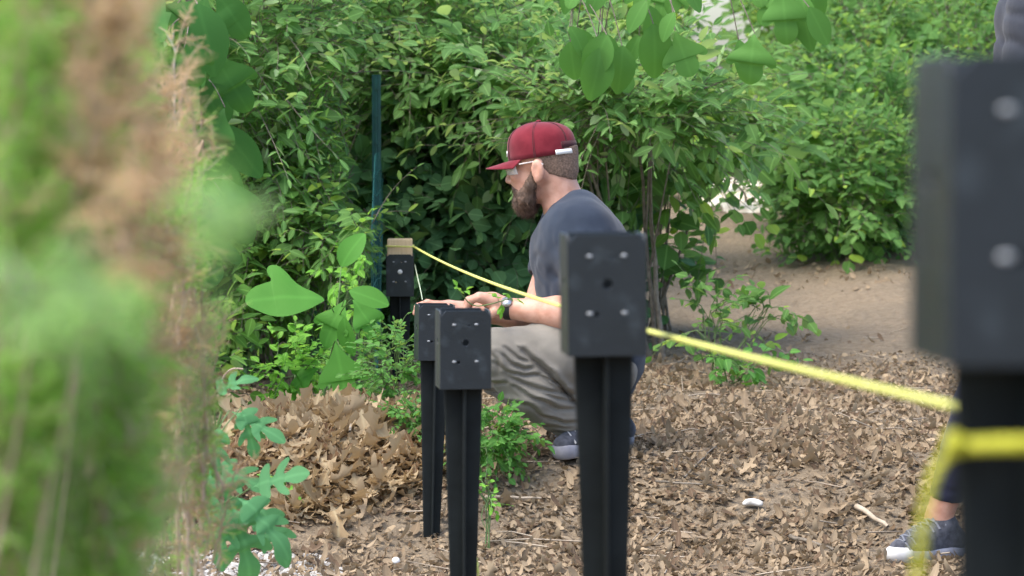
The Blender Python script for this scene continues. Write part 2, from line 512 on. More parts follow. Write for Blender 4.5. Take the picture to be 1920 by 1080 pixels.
def bush(name, label, cat, px, py, d, rpx, rpy, ry, S, K, size, T, lm, slen=.3, group=None, droop=.25, stem=4, stemr=.008,
         upn=1.0, front=.75, shell=(.25, .9), rootpx=None, stemm=None, hole=None, jn=.45):
    """a shrub whose crown fills an ellipsoid; stems run down to the ground"""
    c = P(px, py, d)
    s = d / F
    rx, rz = rpx * s, rpy * s
    rp = P(rootpx if rootpx is not None else px, py, d)
    root = np.array([rp[0], d + ry * .2, 0]); root[2] = gz(root[0], root[1])
    th = thing(name, label, cat, root, group)
    S = int(S * 1.15)
    u = unit(rng.normal(0, 1, (S, 3)))
    u[:, 1] = np.where(rng.random(S) < front, -np.abs(u[:, 1]), u[:, 1])
    r = rng.uniform(shell[0], shell[1], S) ** .6
    sdd = rng.uniform(0, 50)
    r = r * (1.02 + .55 * vnoise(u[:, 0] * 1.7 + sdd, u[:, 1] * 1.7, u[:, 2] * 1.7 + sdd))
    base = c + u * r[:, None] * np.array([rx, ry, rz])
    if hole is not None:   # hole: list of (px,py,r) cleared of sprays
        k = np.ones(S, bool)
        q = base - np.array([0, 0, CZ])
        dy = q @ FW
        bx = 960 + F * q[:, 0] / dy; by = 540 - F * (q @ UP) / dy
        for hx, hy, hr in hole:
            k &= ((bx - hx) ** 2 + (by - hy) ** 2) > hr * hr
        base = base[k]; u = u[k]; S = len(base)
    dirs = u * np.array([1, .8, .7]) + rng.normal(0, .45, (S, 3)) + np.array([0, -.1, .25])
    g = gz(base[:, 0], base[:, 1])
    base[:, 2] = np.maximum(base[:, 2], g + .08)
    tb = Tubes()
    L = slen * rng.uniform(.6, 1.25, S)
    Ts = T if isinstance(T, list) else [T]
    pick = rng.integers(0, len(Ts), S)
    ps = [sprays(base[pick == q], dirs[pick == q], L[pick == q], K, size, Ts[q], droop=droop * .8, tubes=tb, upn=upn, jn=jn) for q in range(len(Ts))]
    v, f, uv = join(ps)
    mesh_np('foliage', v, f, lm, th, uv)
    # stems to the ground and branches to some of the sprays
    for i in range(stem):
        tip = c + unit(rng.normal(0, 1, 3)) * np.array([rx, ry, rz]) * .6
        mid = root + (tip - root) * .5 + rng.normal(0, .05, 3) * rz
        rr = root + np.array([rng.normal(0, .05), rng.normal(0, .05), -.03])
        tt = np.linspace(0, 1, 9)[:, None]
        pts = rr * (1 - tt) ** 2 + 2 * mid * tt * (1 - tt) + tip * tt ** 2 + rng.normal(0, .008, (9, 3)) * rz * 3
        tb.add(pts, np.linspace(stemr, stemr * .35, 9), 6)
        for j in rng.integers(0, S, max(3, S // 60)):
            a = pts[rng.integers(3, 8)]
            b = base[j]
            m_ = (a + b) / 2 + np.array([0, 0, .06 * rz]) + rng.normal(0, .02, 3)
            tt2 = np.linspace(0, 1, 5)[:, None]
            tb.add(a * (1 - tt2) ** 2 + 2 * m_ * tt2 * (1 - tt2) + b * tt2 ** 2, np.linspace(stemr * .35, .0018, 5), 4)
    tb.build('stem', stemm or M_bark, th)
    return th


# ------------------------------------------------------------ SDF modelling
def rcone(p, a, b, ra, rb):
    a = np.asarray(a); b = np.asarray(b)
    ab = b - a
    t = np.clip(((p - a) @ ab) / (ab @ ab), 0, 1)
    return np.linalg.norm(p - a - t[..., None] * ab, axis=-1) - (ra + (rb - ra) * t)


def ellip(p, c, r, R=None):
    q = p - np.asarray(c)
    if R is not None:
        q = q @ R            # columns of R = local axes
    r = np.asarray(r)
    k0 = np.linalg.norm(q / r, axis=-1); k1 = np.linalg.norm(q / (r * r), axis=-1)
    return k0 * (k0 - 1) / (k1 + 1e-9)


class Sdf:
    def __init__(s, lo, hi, h):
        lo, hi = np.minimum(lo, hi), np.maximum(lo, hi)
        s.lo = np.asarray(lo, float); s.h = h
        s.n = np.ceil((np.asarray(hi) - s.lo) / h).astype(int) + 1
        s.F = np.full(s.n, 1.0, np.float32)

    def _sub(s, lo, hi, m):
        a = np.maximum(0, np.floor((np.asarray(lo) - m - s.lo) / s.h).astype(int))
        b = np.minimum(s.n, np.ceil((np.asarray(hi) + m - s.lo) / s.h).astype(int) + 1)
        if np.any(b <= a): return None
        ax = [s.lo[i] + s.h * np.arange(a[i], b[i]) for i in range(3)]
        g = np.stack(np.meshgrid(*ax, indexing='ij'), -1)
        return tuple(slice(a[i], b[i]) for i in range(3)), g

    def _comb(s, sl, d, k, op='u'):
        f = s.F[sl]
        if op == 'u':
            h = np.clip(.5 + .5 * (f - d) / k, 0, 1)
            s.F[sl] = f * (1 - h) + d * h - k * h * (1 - h)
        elif op == 's':
            h = np.clip(.5 - .5 * (f + d) / k, 0, 1)
            s.F[sl] = f * (1 - h) - d * h + k * h * (1 - h)

    def cone(s, a, b, ra, rb, k=.01, op='u'):
        a = np.asarray(a, float); b = np.asarray(b, float)
        R = max(ra, rb)
        q = s._sub(np.minimum(a, b) - R, np.maximum(a, b) + R, k * 2 + .02)
        if q: s._comb(q[0], rcone(q[1], a, b, ra, rb), k, op)
        return s

    def chain(s, pts, rs, k=.01):
        for i in range(len(pts) - 1):
            s.cone(pts[i], pts[i + 1], rs[i], rs[i + 1], k)
        return s

    def ell(s, c, r, k=.01, R=None, op='u'):
        m = max(r)
        q = s._sub(np.asarray(c) - m, np.asarray(c) + m, k * 2 + .02)
        if q: s._comb(q[0], ellip(q[1], c, r, R), k, op)
        return s

    def warp(s, fn):
        ax = [s.lo[i] + s.h * np.arange(s.n[i]) for i in range(3)]
        g = np.stack(np.meshgrid(*ax, indexing='ij'), -1)
        near = np.abs(s.F) < .06
        s.F[near] += fn(g[near]).astype(np.float32)
        return s

    def mesh(s):
        Fd = s.F; n = Fd.shape
        ins = Fd < 0
        nc = tuple(i - 1 for i in n)
        acc = np.zeros(nc + (3,), np.float32); cnt = np.zeros(nc, np.float32)
        offs = [(0, 0, 0), (1, 0, 0), (0, 1, 0), (1, 1, 0), (0, 0, 1), (1, 0, 1), (0, 1, 1), (1, 1, 1)]

        def sl(o): return tuple(slice(o[i], o[i] + nc[i]) for i in range(3))
        for a in offs:
            for ax in range(3):
                if a[ax]: continue
                b = list(a); b[ax] = 1; b = tuple(b)
                fa, fb = Fd[sl(a)], Fd[sl(b)]
                m = (fa < 0) != (fb < 0)
                t = fa[m] / (fa[m] - fb[m])
                pt = np.tile(np.array(a, np.float32), (len(t), 1)); pt[:, ax] += t
                acc[m] += pt; cnt[m] += 1
        act = cnt > 0
        idx = np.full(nc, -1, np.int64); idx[act] = np.arange(act.sum())
        ijk = np.argwhere(act)
        v = s.lo + s.h * (ijk + acc[act] / cnt[act][:, None])
        faces = []
        for ax in range(3):
            u, w = (ax + 1) % 3, (ax + 2) % 3
            s0 = [slice(1, nc[i]) for i in range(3)]; s0[ax] = slice(0, nc[ax])
            s1 = list(s0); s1[ax] = slice(1, nc[ax] + 1)
            A = ins[tuple(s0)]; B = ins[tuple(s1)]
            e = np.argwhere(A != B)
            if len(e) == 0: continue
            sg = A[tuple(e.T)]
            st = np.array([1, 1, 1]); st[ax] = 0
            e = e + st

            def cell(du, dw):
                c = e.copy(); c[:, u] += du; c[:, w] += dw
                return idx[tuple(c.T)]
            q = np.stack([cell(-1, -1), cell(0, -1), cell(0, 0), cell(-1, 0)], 1)
            q[~sg] = q[~sg][:, ::-1]
            faces.append(q)
        return v, np.vstack(faces)

    def build(s, name, m, parent=None, smooth=2):
        v, f = s.mesh()
        nb = np.zeros((len(v), 3)); c = np.zeros(len(v))
        for _ in range(smooth):
            nb[:] = 0; c[:] = 0
            for i in range(4):
                a, b = f[:, i], f[:, (i + 1) % 4]
                for k in range(3):
                    nb[:, k] += np.bincount(a, v[b, k], len(v)) + np.bincount(b, v[a, k], len(v))
                c += np.bincount(a, minlength=len(v)) + np.bincount(b, minlength=len(v))
            v = v * .5 + .5 * nb / c[:, None]
        return mesh_np(name, v, f, m, parent)

# ------------------------------------------------------------ ground
def ground_mat():
    m, nt, b = mat('woodland_soil')
    f1, _ = noise_fac(nt, 1.3, .4, .62)
    f2, n2 = noise_fac(nt, 38, .35, .65, 8)
    f3, _ = noise_fac(nt, 150, .5, .62, 3)
    c = mixc(nt, f2, (.16, .12, .08), (.24, .19, .13))
    c2 = mixc(nt, f2, (.115, .093, .066), (.18, .148, .108))
    c = mixc(nt, f1, c, c2)
    hf = N(nt, 'ShaderNodeMath', operation='MULTIPLY'); hf.inputs[1].default_value = .6
    nt.links.new(f3, hf.inputs[0])
    c = mixc(nt, hf.outputs[0], c, (.25, .205, .15))
    nt.links.new(c, b.inputs['Base Color'])
    b.inputs['Roughness'].default_value = .95
    b.inputs['Specular IOR Level'].default_value = .15
    bp = N(nt, 'ShaderNodeBump'); bp.inputs['Distance'].default_value = .02; bp.inputs['Strength'].default_value = 1
    nt.links.new(n2.outputs[0], bp.inputs['Height']); nt.links.new(bp.outputs[0], b.inputs['Normal'])
    return m


def sheet(xs, ys):
    X, Y = np.meshgrid(xs, ys, indexing='ij')
    Z = gz(X, Y)
    v = np.stack([X, Y, Z], -1).reshape(-1, 3)
    n, k = len(xs), len(ys)
    i, j = np.meshgrid(np.arange(n - 1), np.arange(k - 1), indexing='ij')
    a = (i * k + j).ravel()
    return v, np.stack([a, a + k, a + k + 1, a + 1], 1)


xs = np.unique(np.concatenate([np.linspace(-80, -6, 24), np.linspace(-6, -2, 30), np.linspace(-2, 2.4, 190), np.linspace(2.4, 7, 30), np.linspace(7, 80, 24)]))
ys = np.unique(np.concatenate([np.linspace(-12, 7, 50), np.linspace(7, 13, 210), np.linspace(13, 26, 150), np.linspace(26, 120, 50)]))
gv, gf = sheet(xs, ys)
tag(mesh_np('ground', gv, gf, ground_mat()), kind='structure')


def scatter(n, d0, d1, p0, p1, pw=1.0):
    d = d0 + (d1 - d0) * rng.random(n) ** pw
    x = (rng.uniform(p0, p1, n) - 960) / F * d
    return x, d


def litter(n, x, y, size, T, lift=(.0, .02), tilt=.5):
    n = len(x)
    z = gz(x, y) + rng.uniform(*lift, n)
    a = rng.uniform(0, 2 * math.pi, n)
    yd = np.stack([np.cos(a), np.sin(a), rng.normal(0, tilt * .6, n)], 1)
    nr = np.stack([rng.normal(0, tilt, n), rng.normal(-.1, tilt, n), np.ones(n)], 1)
    return leaves(np.stack([x, y, z], 1), yd, nr, size * np.clip(rng.lognormal(-.08, .38, n), .4, 1.7), T)


parts = []
for T, n, s in ((T_fr[0], 11000, .027), (T_fr[1], 11000, .026), (T_fr[2], 9000, .026), (T_fr[3], 9000, .026), (T_ok[0], 500, .055), (T_ok[1], 500, .055), (T_ok[3], 500, .055)):
    x, y = scatter(n, 7.9, 11.9, 240, 2050)
    thin = ((y < 10.3 + 1.9 * rng.random(n) ** 2) | (rng.random(n) < .25)) & ((vnoise(x * 5, y * 3.5, 2.) + .6 * vnoise(x * 14, y * 10, 7.) > -.38) | (rng.random(n) < .3))
    x, y = x[thin], y[thin]
    parts.append(litter(n, x, y, s, T, (0, .012), .36))
for T, n, s in ((T_fr[0], 2200, .03), (T_fr[2], 2000, .028), (T_fr[3], 1800, .032), (T_ok[3], 160, .06)):
    x, y = scatter(n, 11, 23, 700, 2050)
    q = vnoise(x * 1.2, y * .8) + rng.normal(0, .3, n) > .1
    parts.append(litter(n, x[q], y[q], s, T, (0, .012), .3))
v, f, uv = join(parts)
tag(mesh_np('leaf_litter', v, f, L_dry, None, uv, True), kind='stuff')
x, y = scatter(16000, 7.9, 12.2, 240, 2050)
v, f, uv = litter(0, x, y, .014, T_frag2, (.002, .02), .8)
tag(mesh_np('mulch_fragments', v, f, L_chip, None, uv, False), kind='stuff')
tb = Tubes()
for i in range(170):
    d = rng.uniform(7.9, 13); x = (rng.uniform(500, 1800) - 960) / F * d; a = rng.uniform(0, 3.14); L_ = rng.uniform(.03, .15)
    q = np.array([x, d, float(gz(x, d)) + .012]); w = np.array([math.cos(a), math.sin(a), rng.normal(0, .12)]) * L_
    tb.add([q - w, q + rng.normal(0, .006, 3), q + w], [.0022, .002, .001], 4)
tag(tb.build('fallen_twigs', simple('dead_twig', (.2, .16, .12), (.46, .39, .3), 5, .9)), kind='stuff')
# heap of whole brown oak leaves on the left
parts = []
for T, n, s in ((T_ok[0], 1100, .07), (T_ok[1], 900, .068), (T_ok[2], 1100, .075), (T_ok[3], 700, .066), (T_fr[0], 1100, .04)):
    x = rng.normal(-.46, .18, n); y = rng.normal(9.2, .36, n); y = np.where(y > 9.85, 9.85 - rng.uniform(0, .9, n), y)
    k = (x < -.2 + .03 * rng.normal(0, 1, n)) & (x > -1.05) & (y > 8.65 + .8 * np.clip(x + .5, 0, 1))
    x, y = x[k], y[k]; n = len(x)
    parts.append(litter(n, x, y, s, T, (.0, .05), .24))
v, f, uv = join(parts)
tag(mesh_np('oak_leaf_heap', v, f, L_oak, None, uv, True), kind='stuff')

# pale gravel at the lower left
def pebble_T():
    bm = bmesh.new()
    bmesh.ops.create_icosphere(bm, subdivisions=1, radius=.5)
    for q in bm.verts:
        q.co *= 1 + random.uniform(-.18, .18); q.co.z *= .6
    bm.verts.ensure_lookup_table()
    v = np.array([q.co[:] for q in bm.verts]); f = np.array([[q.index for q in a.verts] for a in bm.faces]); bm.free()
    return v, f, v[:, :2]
PEB = pebble_T()
M_gravel, nt, b = mat('gravel_stone')
geo = N(nt, 'ShaderNodeNewGeometry')
nt.links.new(mixc(nt, geo.outputs['Random Per Island'], (.2, .19, .175), (.52, .5, .46)), b.inputs['Base Color'])
b.inputs['Roughness'].default_value = .85
n = 4200
x, y = scatter(n, 7.7, 8.5, 100, 640)
lim = 8.5 - .5 * np.clip((x + .55) / .5, 0, 1) + .03 * rng.normal(0, 1, n)
k = y < lim
x, y = x[k], y[k]
z = gz(x, y) + .004
v, f, uv = leaves(np.stack([x, y, z], 1), rng.normal(0, 1, (len(x), 3)) * [1, 1, .2], np.tile([0, 0, 1.0], (len(x), 1)) + rng.normal(0, .3, (len(x), 3)), rng.uniform(.01, .028, len(x)), PEB)
tag(mesh_np('gravel', v, f, M_gravel, None, uv, False), kind='stuff')

# ------------------------------------------------------------ post spikes
def spike_mat():
    m, nt, b = mat('black_powder_coat')
    f, _ = noise_fac(nt, 22, .56, .74, 5)
    f2, nz = noise_fac(nt, 9, .4, .7, 4)
    k = N(nt, 'ShaderNodeMath', operation='MULTIPLY'); k.inputs[1].default_value = .35
    nt.links.new(f, k.inputs[0])
    c = mixc(nt, k.outputs[0], (.009, .0135, .018), (.09, .115, .135))
    nt.links.new(c, b.inputs['Base Color'])
    mr = N(nt, 'ShaderNodeMapRange'); mr.inputs[3].default_value = .34; mr.inputs[4].default_value = .55
    nt.links.new(f2, mr.inputs[0]); nt.links.new(mr.outputs[0], b.inputs['Roughness'])
    _, n3 = noise_fac(nt, 260, 0, 1, 2)
    bp = N(nt, 'ShaderNodeBump'); bp.inputs['Distance'].default_value = .0006; bp.inputs['Strength'].default_value = .5
    nt.links.new(n3.outputs[0], bp.inputs['Height']); nt.links.new(bp.outputs[0], b.inputs['Normal'])
    return m


M_spike = spike_mat()
M_fin = simple('black_steel_fin', (.006, .0085, .009), (.011, .015, .016), 18, .6, .0003, 200, spec=.2)
M_wear = simple('worn_steel', (.2, .22, .24), (.42, .44, .46), 60, .45, metal=.3)


def plate(w, h, t, cut, holes, ztop=0.0):
    """plate in the xz plane with real holes; outer side at y=-t"""
    hw = w / 2
    outer = [(-hw, -h), (hw, -h), (hw, -cut), (hw - cut, 0), (-hw + cut, 0), (-hw, -cut)]
    loops = [[Vector((x, z, 0)) for x, z in outer]]
    for cx, cz, r in holes:
        loops.append([Vector((cx + r * math.cos(a), cz + r * math.sin(a), 0)) for a in np.linspace(0, 2 * math.pi, 14, endpoint=False)])
    tri = tessellate_polygon(loops)
    flat = [p for l in loops for p in l]
    bm = bmesh.new()
    A = [bm.verts.new((p.x, -t, p.y + ztop)) for p in flat]
    B = [bm.verts.new((p.x, 0, p.y + ztop)) for p in flat]
    for q in tri:
        bm.faces.new([A[i] for i in q]); bm.faces.new([B[i] for i in reversed(q)])
    s = 0
    for l in loops:
        n = len(l)
        for i in range(n):
            a, c = s + i, s + (i + 1) % n
            bm.faces.new((A[a], A[c], B[c], B[a]))
        s += n
    return bm


HOLES = [(.0, -.061, .0062), (-.0135, -.0985, .003), (.006, -.0985 + .07, .0018)]
LUGS = [(-.022, -.0265), (.0205, -.026), (-.022, -.097), (.021, -.0965)]
TIP = .86


def make_spike():
    t = thing('ground_spike', 'x', 'post spike', (0, 0, 0), 'black steel post spikes set in a row')
    w, h, th, b = .098, .15, .0035, TIP
    for i in range(4):
        bm = plate(w - (.0 if i % 2 == 0 else 2 * th + .001), h, th, .011 if i % 2 == 0 else .006, HOLES)
        bmesh.ops.translate(bm, verts=bm.verts, vec=(0, -w / 2 + th, 0))
        bmesh.ops.rotate(bm, verts=bm.verts, cent=(0, 0, 0), matrix=Matrix.Rotation(i * math.pi / 2, 3, 'Z'))
        bmesh.ops.translate(bm, verts=bm.verts, vec=(0, 0, b))
        o = bm_obj('socket_wall', bm, M_spike, t)
        md = o.modifiers.new('bev', 'BEVEL'); md.width = .0009; md.segments = 2; md.limit_method = 'ANGLE'
        for lx, lz in (LUGS if i % 2 == 0 else []):
            bm = bmesh.new()
            bmesh.ops.create_uvsphere(bm, u_segments=10, v_segments=6, radius=.5)
            bmesh.ops.scale(bm, verts=bm.verts, vec=(.0085, .0034, .0046))
            bmesh.ops.translate(bm, verts=bm.verts, vec=(lx, -w / 2 - .0004, lz))
            bmesh.ops.rotate(bm, verts=bm.verts, cent=(0, 0, 0), matrix=Matrix.Rotation(i * math.pi / 2, 3, 'Z'))
            bmesh.ops.translate(bm, verts=bm.verts, vec=(0, 0, b))
            bm_obj('lug', bm, M_wear, o, True)
    bm = bmesh.new()
    bmesh.ops.create_cube(bm, size=1)
    bmesh.ops.scale(bm, verts=bm.verts, vec=(w - 2 * th - .001, w - 2 * th - .001, .004))
    bmesh.ops.translate(bm, verts=bm.verts, vec=(0, 0, b - h + .004))
    bm_obj('socket_floor', bm, M_fin, t)
    prof = [(-h, .0372), (-h - .35, .0265), (-h - .51, .021), (-h - .62, .014), (-TIP, .002)]
    for i in range(4):
        bm = bmesh.new()
        vs = []
        hh = .0024
        for z, r in prof:
            tt = hh * (.35 + .65 * r / .037)
            sec = [(.0, -tt), (r - .004 * r / .037, -tt * 1.15), (r, -tt * .5), (r, tt * .5), (r - .004 * r / .037, tt * 1.15), (.0, tt)]
            vs.append([bm.verts.new((x, y, z + b)) for x, y in sec])
        for a, c in zip(vs[:-1], vs[1:]):
            for j in range(5):
                bm.faces.new((a[j], a[j + 1], c[j + 1], c[j]))
        bm.faces.new(vs[0]); bm.faces.new(vs[-1][::-1])
        bmesh.ops.rotate(bm, verts=bm.verts, cent=(0, 0, 0), matrix=Matrix.Rotation(i * math.pi / 2, 3, 'Z'))
        bm_obj('fin', bm, M_fin, t)
    return t


def children(o):
    return [c for c in bpy.data.objects if c.parent == o]


def copy_tree(o, parent=None):
    c = o.copy(); COL.objects.link(c)
    if parent:
        c.parent = parent; c.matrix_parent_inverse = Matrix.Identity(4)
    for k in children(o):
        copy_tree(k, c)
    return c


proto = make_spike()
#        px    top  d      rot  tilt  label
SPK = [(750, 476, 11.40, 1.0, 0, 'farthest black post spike, a block of pale wood standing in its socket'),
       (806, 570, 8.60, 9, .9, 'black post spike half hidden by the one before it, left of the crouching man'),
       (868, 580, 6.12, 7, 0, 'black post spike overlapping another on its left, its socket before the crouching knee'),
       (1141, 437, 3.97, 5, -.5, 'large scuffed black post spike hiding the back and elbow of the crouching man'),
       (1930, 105, 1.58, 4.0, 0, 'nearest and most blurred black post spike at the right edge with yellow cord round it')]
spikes = []
for i, (px, py, d, rot, tilt, lab) in enumerate(SPK):
    o = proto if i == 0 else copy_tree(proto)
    p = P(px, py, d)
    o.location = (p[0], p[1], p[2] - TIP)
    o.rotation_euler = (0, math.radians(tilt), math.radians(rot))
    o['label'] = lab
    spikes.append(o)
bm = bmesh.new()
bmesh.ops.create_uvsphere(bm, u_segments=12, v_segments=8, radius=.0085)
bmesh.ops.scale(bm, verts=bm.verts, vec=(1, .5, 1)); bmesh.ops.translate(bm, verts=bm.verts, vec=(.001, -.0505, TIP - .062))
o = bm_obj('bolt_head', bm, simple('zinc', (.6, .6, .58), (.75, .75, .72), 20, .4), None, True)
o.parent = spikes[0]


def bevel_box(w, d, h, r=.002):
    bm = bmesh.new(); bmesh.ops.create_cube(bm, size=1)
    bmesh.ops.scale(bm, verts=bm.verts, vec=(w, d, h))
    bmesh.ops.bevel(bm, geom=bm.edges[:] + bm.verts[:], offset=r, segments=2, affect='EDGES', profile=.6)
    return bm


m_w, nt, b_ = mat('pale_wood')
tc = N(nt, 'ShaderNodeTexCoord'); mp = N(nt, 'ShaderNodeMapping'); mp.inputs['Scale'].default_value = (60, 60, 4)
nz = N(nt, 'ShaderNodeTexNoise'); nt.links.new(tc.outputs['Object'], mp.inputs[0]); nt.links.new(mp.outputs[0], nz.inputs['Vector'])
nt.links.new(mixc(nt, nz.outputs[0], (.5, .36, .2), (.7, .54, .34)), b_.inputs['Base Color']); b_.inputs['Roughness'].default_value = .7
p = P(750, 476, 11.40)
bm = bevel_box(.089, .089, .19, .004); bmesh.ops.translate(bm, verts=bm.verts, vec=(0, 0, .095))
o = bm_obj('wood_block', bm, m_w, None)
o.location = (p[0], p[1], p[2] - .136); o.rotation_euler = (0, 0, math.radians(1))
tag(o, 'sawn pale wood block with cord tied round it, in the farthest spike', 'wood block')

# ------------------------------------------------------------ cords
M_cord, nt, b_ = mat('yellow_cord')
tc = N(nt, 'ShaderNodeTexCoord'); wv = N(nt, 'ShaderNodeTexNoise'); wv.inputs['Scale'].default_value = 90
nt.links.new(tc.outputs['Object'], wv.inputs['Vector'])
nt.links.new(mixc(nt, wv.outputs[0], (.52, .52, .08), (.64, .67, .22)), b_.inputs['Base Color'])
b_.inputs['Roughness'].default_value = .6
M_cord2 = simple('yellow_tape_cord', (.42, .42, .02), (.52, .52, .04), 60, .55)


def twisted(pts, r, n=10, pitch=.03, amp=.28):
    """a laid cord: two strands wound together"""
    pts = np.asarray(pts, float)
    seg = np.linalg.norm(np.diff(pts, axis=0), axis=1); L = np.concatenate([[0], np.cumsum(seg)])
    m_ = max(8, int(L[-1] / pitch * 6))
    s = np.linspace(0, L[-1], m_)
    q = np.stack([np.interp(s, L, pts[:, i]) for i in range(3)], 1)
    t = unit(np.gradient(q, axis=0))
    a = unit(np.cross(t, np.array([.05, .1, 1.0]))); b = np.cross(t, a)
    out = Tubes()
    for ph in (0, math.pi):
        w = s / pitch * 2 * math.pi + ph
        out.add(q + r * .5 * (np.cos(w)[:, None] * a + np.sin(w)[:, None] * b), r * .6, 6)
    return out


A = P(777, 463, 11.33); B = P(1772, 757, 2.35)
u = np.linspace(0, 1.16, 60)[:, None]
line = A + (B - A) * u - np.array([0, 0, 1]) * .03 * (4 * u * (1 - u)) * (u < 1)
c = P(750, 462, 11.40)
loop = [A] + [np.array([c[0] + sx * .047, c[1] + sy * .047, A[2] + dz]) for sx, sy, dz in ((-.98, -1, .002), (-1, 1, 0), (1, 1, .001), (1, -1, 0))]
o = twisted(np.vstack([np.array(loop)[::-1], line]), .0033, pitch=.018).build('yellow_cord', M_cord)
tag(o, 'long taut yellow cord running from the pale wood block past the crouching man', 'cord')
# cord round the nearest spike, its tail hanging down
c5 = P(1930, 830, 1.58)
k = np.array([P(1795, 832, 1.56), P(1870, 828, 1.535), P(1935, 830, 1.53), P(2050, 829, 1.56), c5 + [.038, .01, 0], c5 + [0, .04, 0], c5 + [-.038, .01, 0], P(1800, 834, 1.565)])
def smoothpath(k, it=2):
    k = np.asarray(k)
    for _ in range(it):
        q = [k[0]]
        for a, b in zip(k[:-1], k[1:]):
            q += [a * .75 + b * .25, a * .25 + b * .75]
        k = np.array(q + [k[-1]])
    return k
tb = twisted(smoothpath(k) - [0, 0, .001], .0044, pitch=.014)
tail = np.array([P(1795, 832, 1.56), P(1752, 880, 1.56), P(1733, 960, 1.565), P(1722, 1060, 1.57), P(1712, 1180, 1.58), P(1716, 1380, 1.6)])
t3 = twisted(smoothpath(tail), .0032, pitch=.014)
kn, kf = tube(np.array([P(1785, 815, 1.553), P(1790, 830, 1.55), P(1788, 850, 1.553)]), [.004, .0068, .004], 8, False)
for q in (t3,):
    for a, b in zip(q.v, q.f):
        tb.v.append(a); tb.f.append(b + tb.n)
    tb.n += q.n
tb.v.append(kn); tb.f.append(np.array(kf) + tb.n); tb.n += len(kn)
tag(tb.build('yellow_cord', M_cord2), 'bright yellow cord knotted round the blade of the nearest spike, its tail hanging', 'cord')
o = twisted(smoothpath([P(890, 1030, 6.2), P(896, 1060, 6.15), P(899, 1120, 6.15), P(905, 1230, 6.2)]), .0025).build('cord_end', M_cord)
tag(o, 'short end of yellow cord hanging low beside the spike with another behind it', 'cord')
o = Tubes(); o.add(smoothpath([P(778, 497, 11.3), P(783, 520, 10.6), P(789, 545, 9.6), P(792, 562, 9.1)]), .0014, 6)
tag(o.build('thin_line', simple('pale_line', (.5, .6, .4), (.6, .68, .5), 30)), 'thin pale line slanting down from the farthest socket to a hand', 'line')

# ------------------------------------------------------------ fence post and wire
M_green = simple('green_coated_steel', (.006, .06, .065), (.012, .085, .085), 30, .45, .0004)
M_wire = simple('green_coated_wire', (.02, .14, .135), (.04, .2, .19), 30, .4)
pb = P(707, 700, 12.2); gzp = float(gz(pb[0], pb[1])); ztop = P(707, 140, 12.2)[2]
t = thing('fence_post', 'slim dark green steel fence post rising through the leaves left of the man', 'fence post', (pb[0], pb[1], gzp))
bm = bmesh.new()
prof = [(-.017, -.004), (-.017, 0), (-.003, .002), (-.003, .022), (.003, .022), (.003, .002), (.017, 0), (.017, -.004), (.006, -.005), (.004, -.009), (-.004, -.009), (-.006, -.005)]
lo = [bm.verts.new((pb[0] + x, pb[1] + y, gzp - .15)) for x, y in prof]; hi = [bm.verts.new((pb[0] + x, pb[1] + y, ztop)) for x, y in prof]
for i in range(len(prof)):
    j = (i + 1) % len(prof); bm.faces.new((lo[i], lo[j], hi[j], hi[i]))
bm.faces.new(hi)
bm_obj('post', bm, M_green, t)
z = ztop - .05
while z > gzp + .1:
    bm = bevel_box(.012, .006, .012, .001); bmesh.ops.translate(bm, verts=bm.verts, vec=(pb[0], pb[1] - .0115, z))
    bm_obj('stud', bm, M_green, t); z -= .105
tb = Tubes()
a0, a1 = P(714, 600, 12.17), P(705, 600, 11.3)
a2, a3 = P(720, 600, 12.9), P(700, 600, 10.9)
ztp = P(700, 285, 12.1)[2]
pth = smoothpath([a2 * [1, 1, 0], a0 * [1, 1, 0], a1 * [1, 1, 0], a3 * [1, 1, 0]], 3)
Lp = np.concatenate([[0], np.cumsum(np.linalg.norm(np.diff(pth, axis=0), axis=1))])
def wp(s, z):
    x = np.interp(s, Lp, pth[:, 0]); y = np.interp(s, Lp, pth[:, 1])
    return np.array([x + .008 * math.sin(z * 7 + s * 3), y, z])
for z in np.arange(gzp + .03, ztp, .075):
    tb.add([wp(s, z + .006 * math.sin(s * 9)) for s in np.linspace(0, Lp[-1], 30)], .0018, 4)
for s in np.arange(0, Lp[-1], .14):
    tb.add([wp(s, z) for z in np.linspace(gzp - .02, ztp, 16)], .0014, 4)
o = tb.build('wire_fence', M_wire)
tag(o, 'green coated wire mesh fence fastened to the slim green post', 'wire fence')

# ------------------------------------------------------------ shrubs and trees
HG = [(1325, 0, 72), (1350, 85, 66), (1365, 160, 70), (1385, 385, 75), (1330, 440, 60)]
HG2 = [(a, b, c + 50) for a, b, c in HG]
HG3 = [(a, b, c + 28) for a, b, c in HG]
GL = 'leafy shrubs making the thicket behind the spikes'
GR = 'shrubs on the bank at the right of the path'
GF = 'trees at the back of the wood'
# left thicket
bush('shrub', 'willowy shrub in the thicket just behind the juniper, tall and silvery at the top', 'shrub', 470, 120, 11.6, 200, 260, .7, 546, 11, 0.061, [T_ell, T_ell, T_lance, T_ovate], L_silver, .34, GL)
bush('shrub', 'willowy shrub whose leafy branches close over the top of the green post', 'shrub', 700, 110, 12.9, 230, 190, .55, 676, 11, 0.059, [T_ell, T_ell, T_lance, T_ovate], L_silver, .34, GL, rootpx=640)
bush('shrub', 'narrow-leaved shrub directly left of the green post at half its height', 'shrub', 585, 330, 11.5, 120, 150, .45, 390, 11, 0.054, [T_ell, T_ell, T_lance, T_ovate], L_mid, .3, GL)
bush('shrub', 'narrow-leaved low shrub between the juniper and the mitten-leaved sapling', 'shrub', 490, 470, 11.4, 120, 120, .45, 338, 11, 0.051, [T_ell, T_ell, T_lance, T_ovate], L_mid, .27, GL)
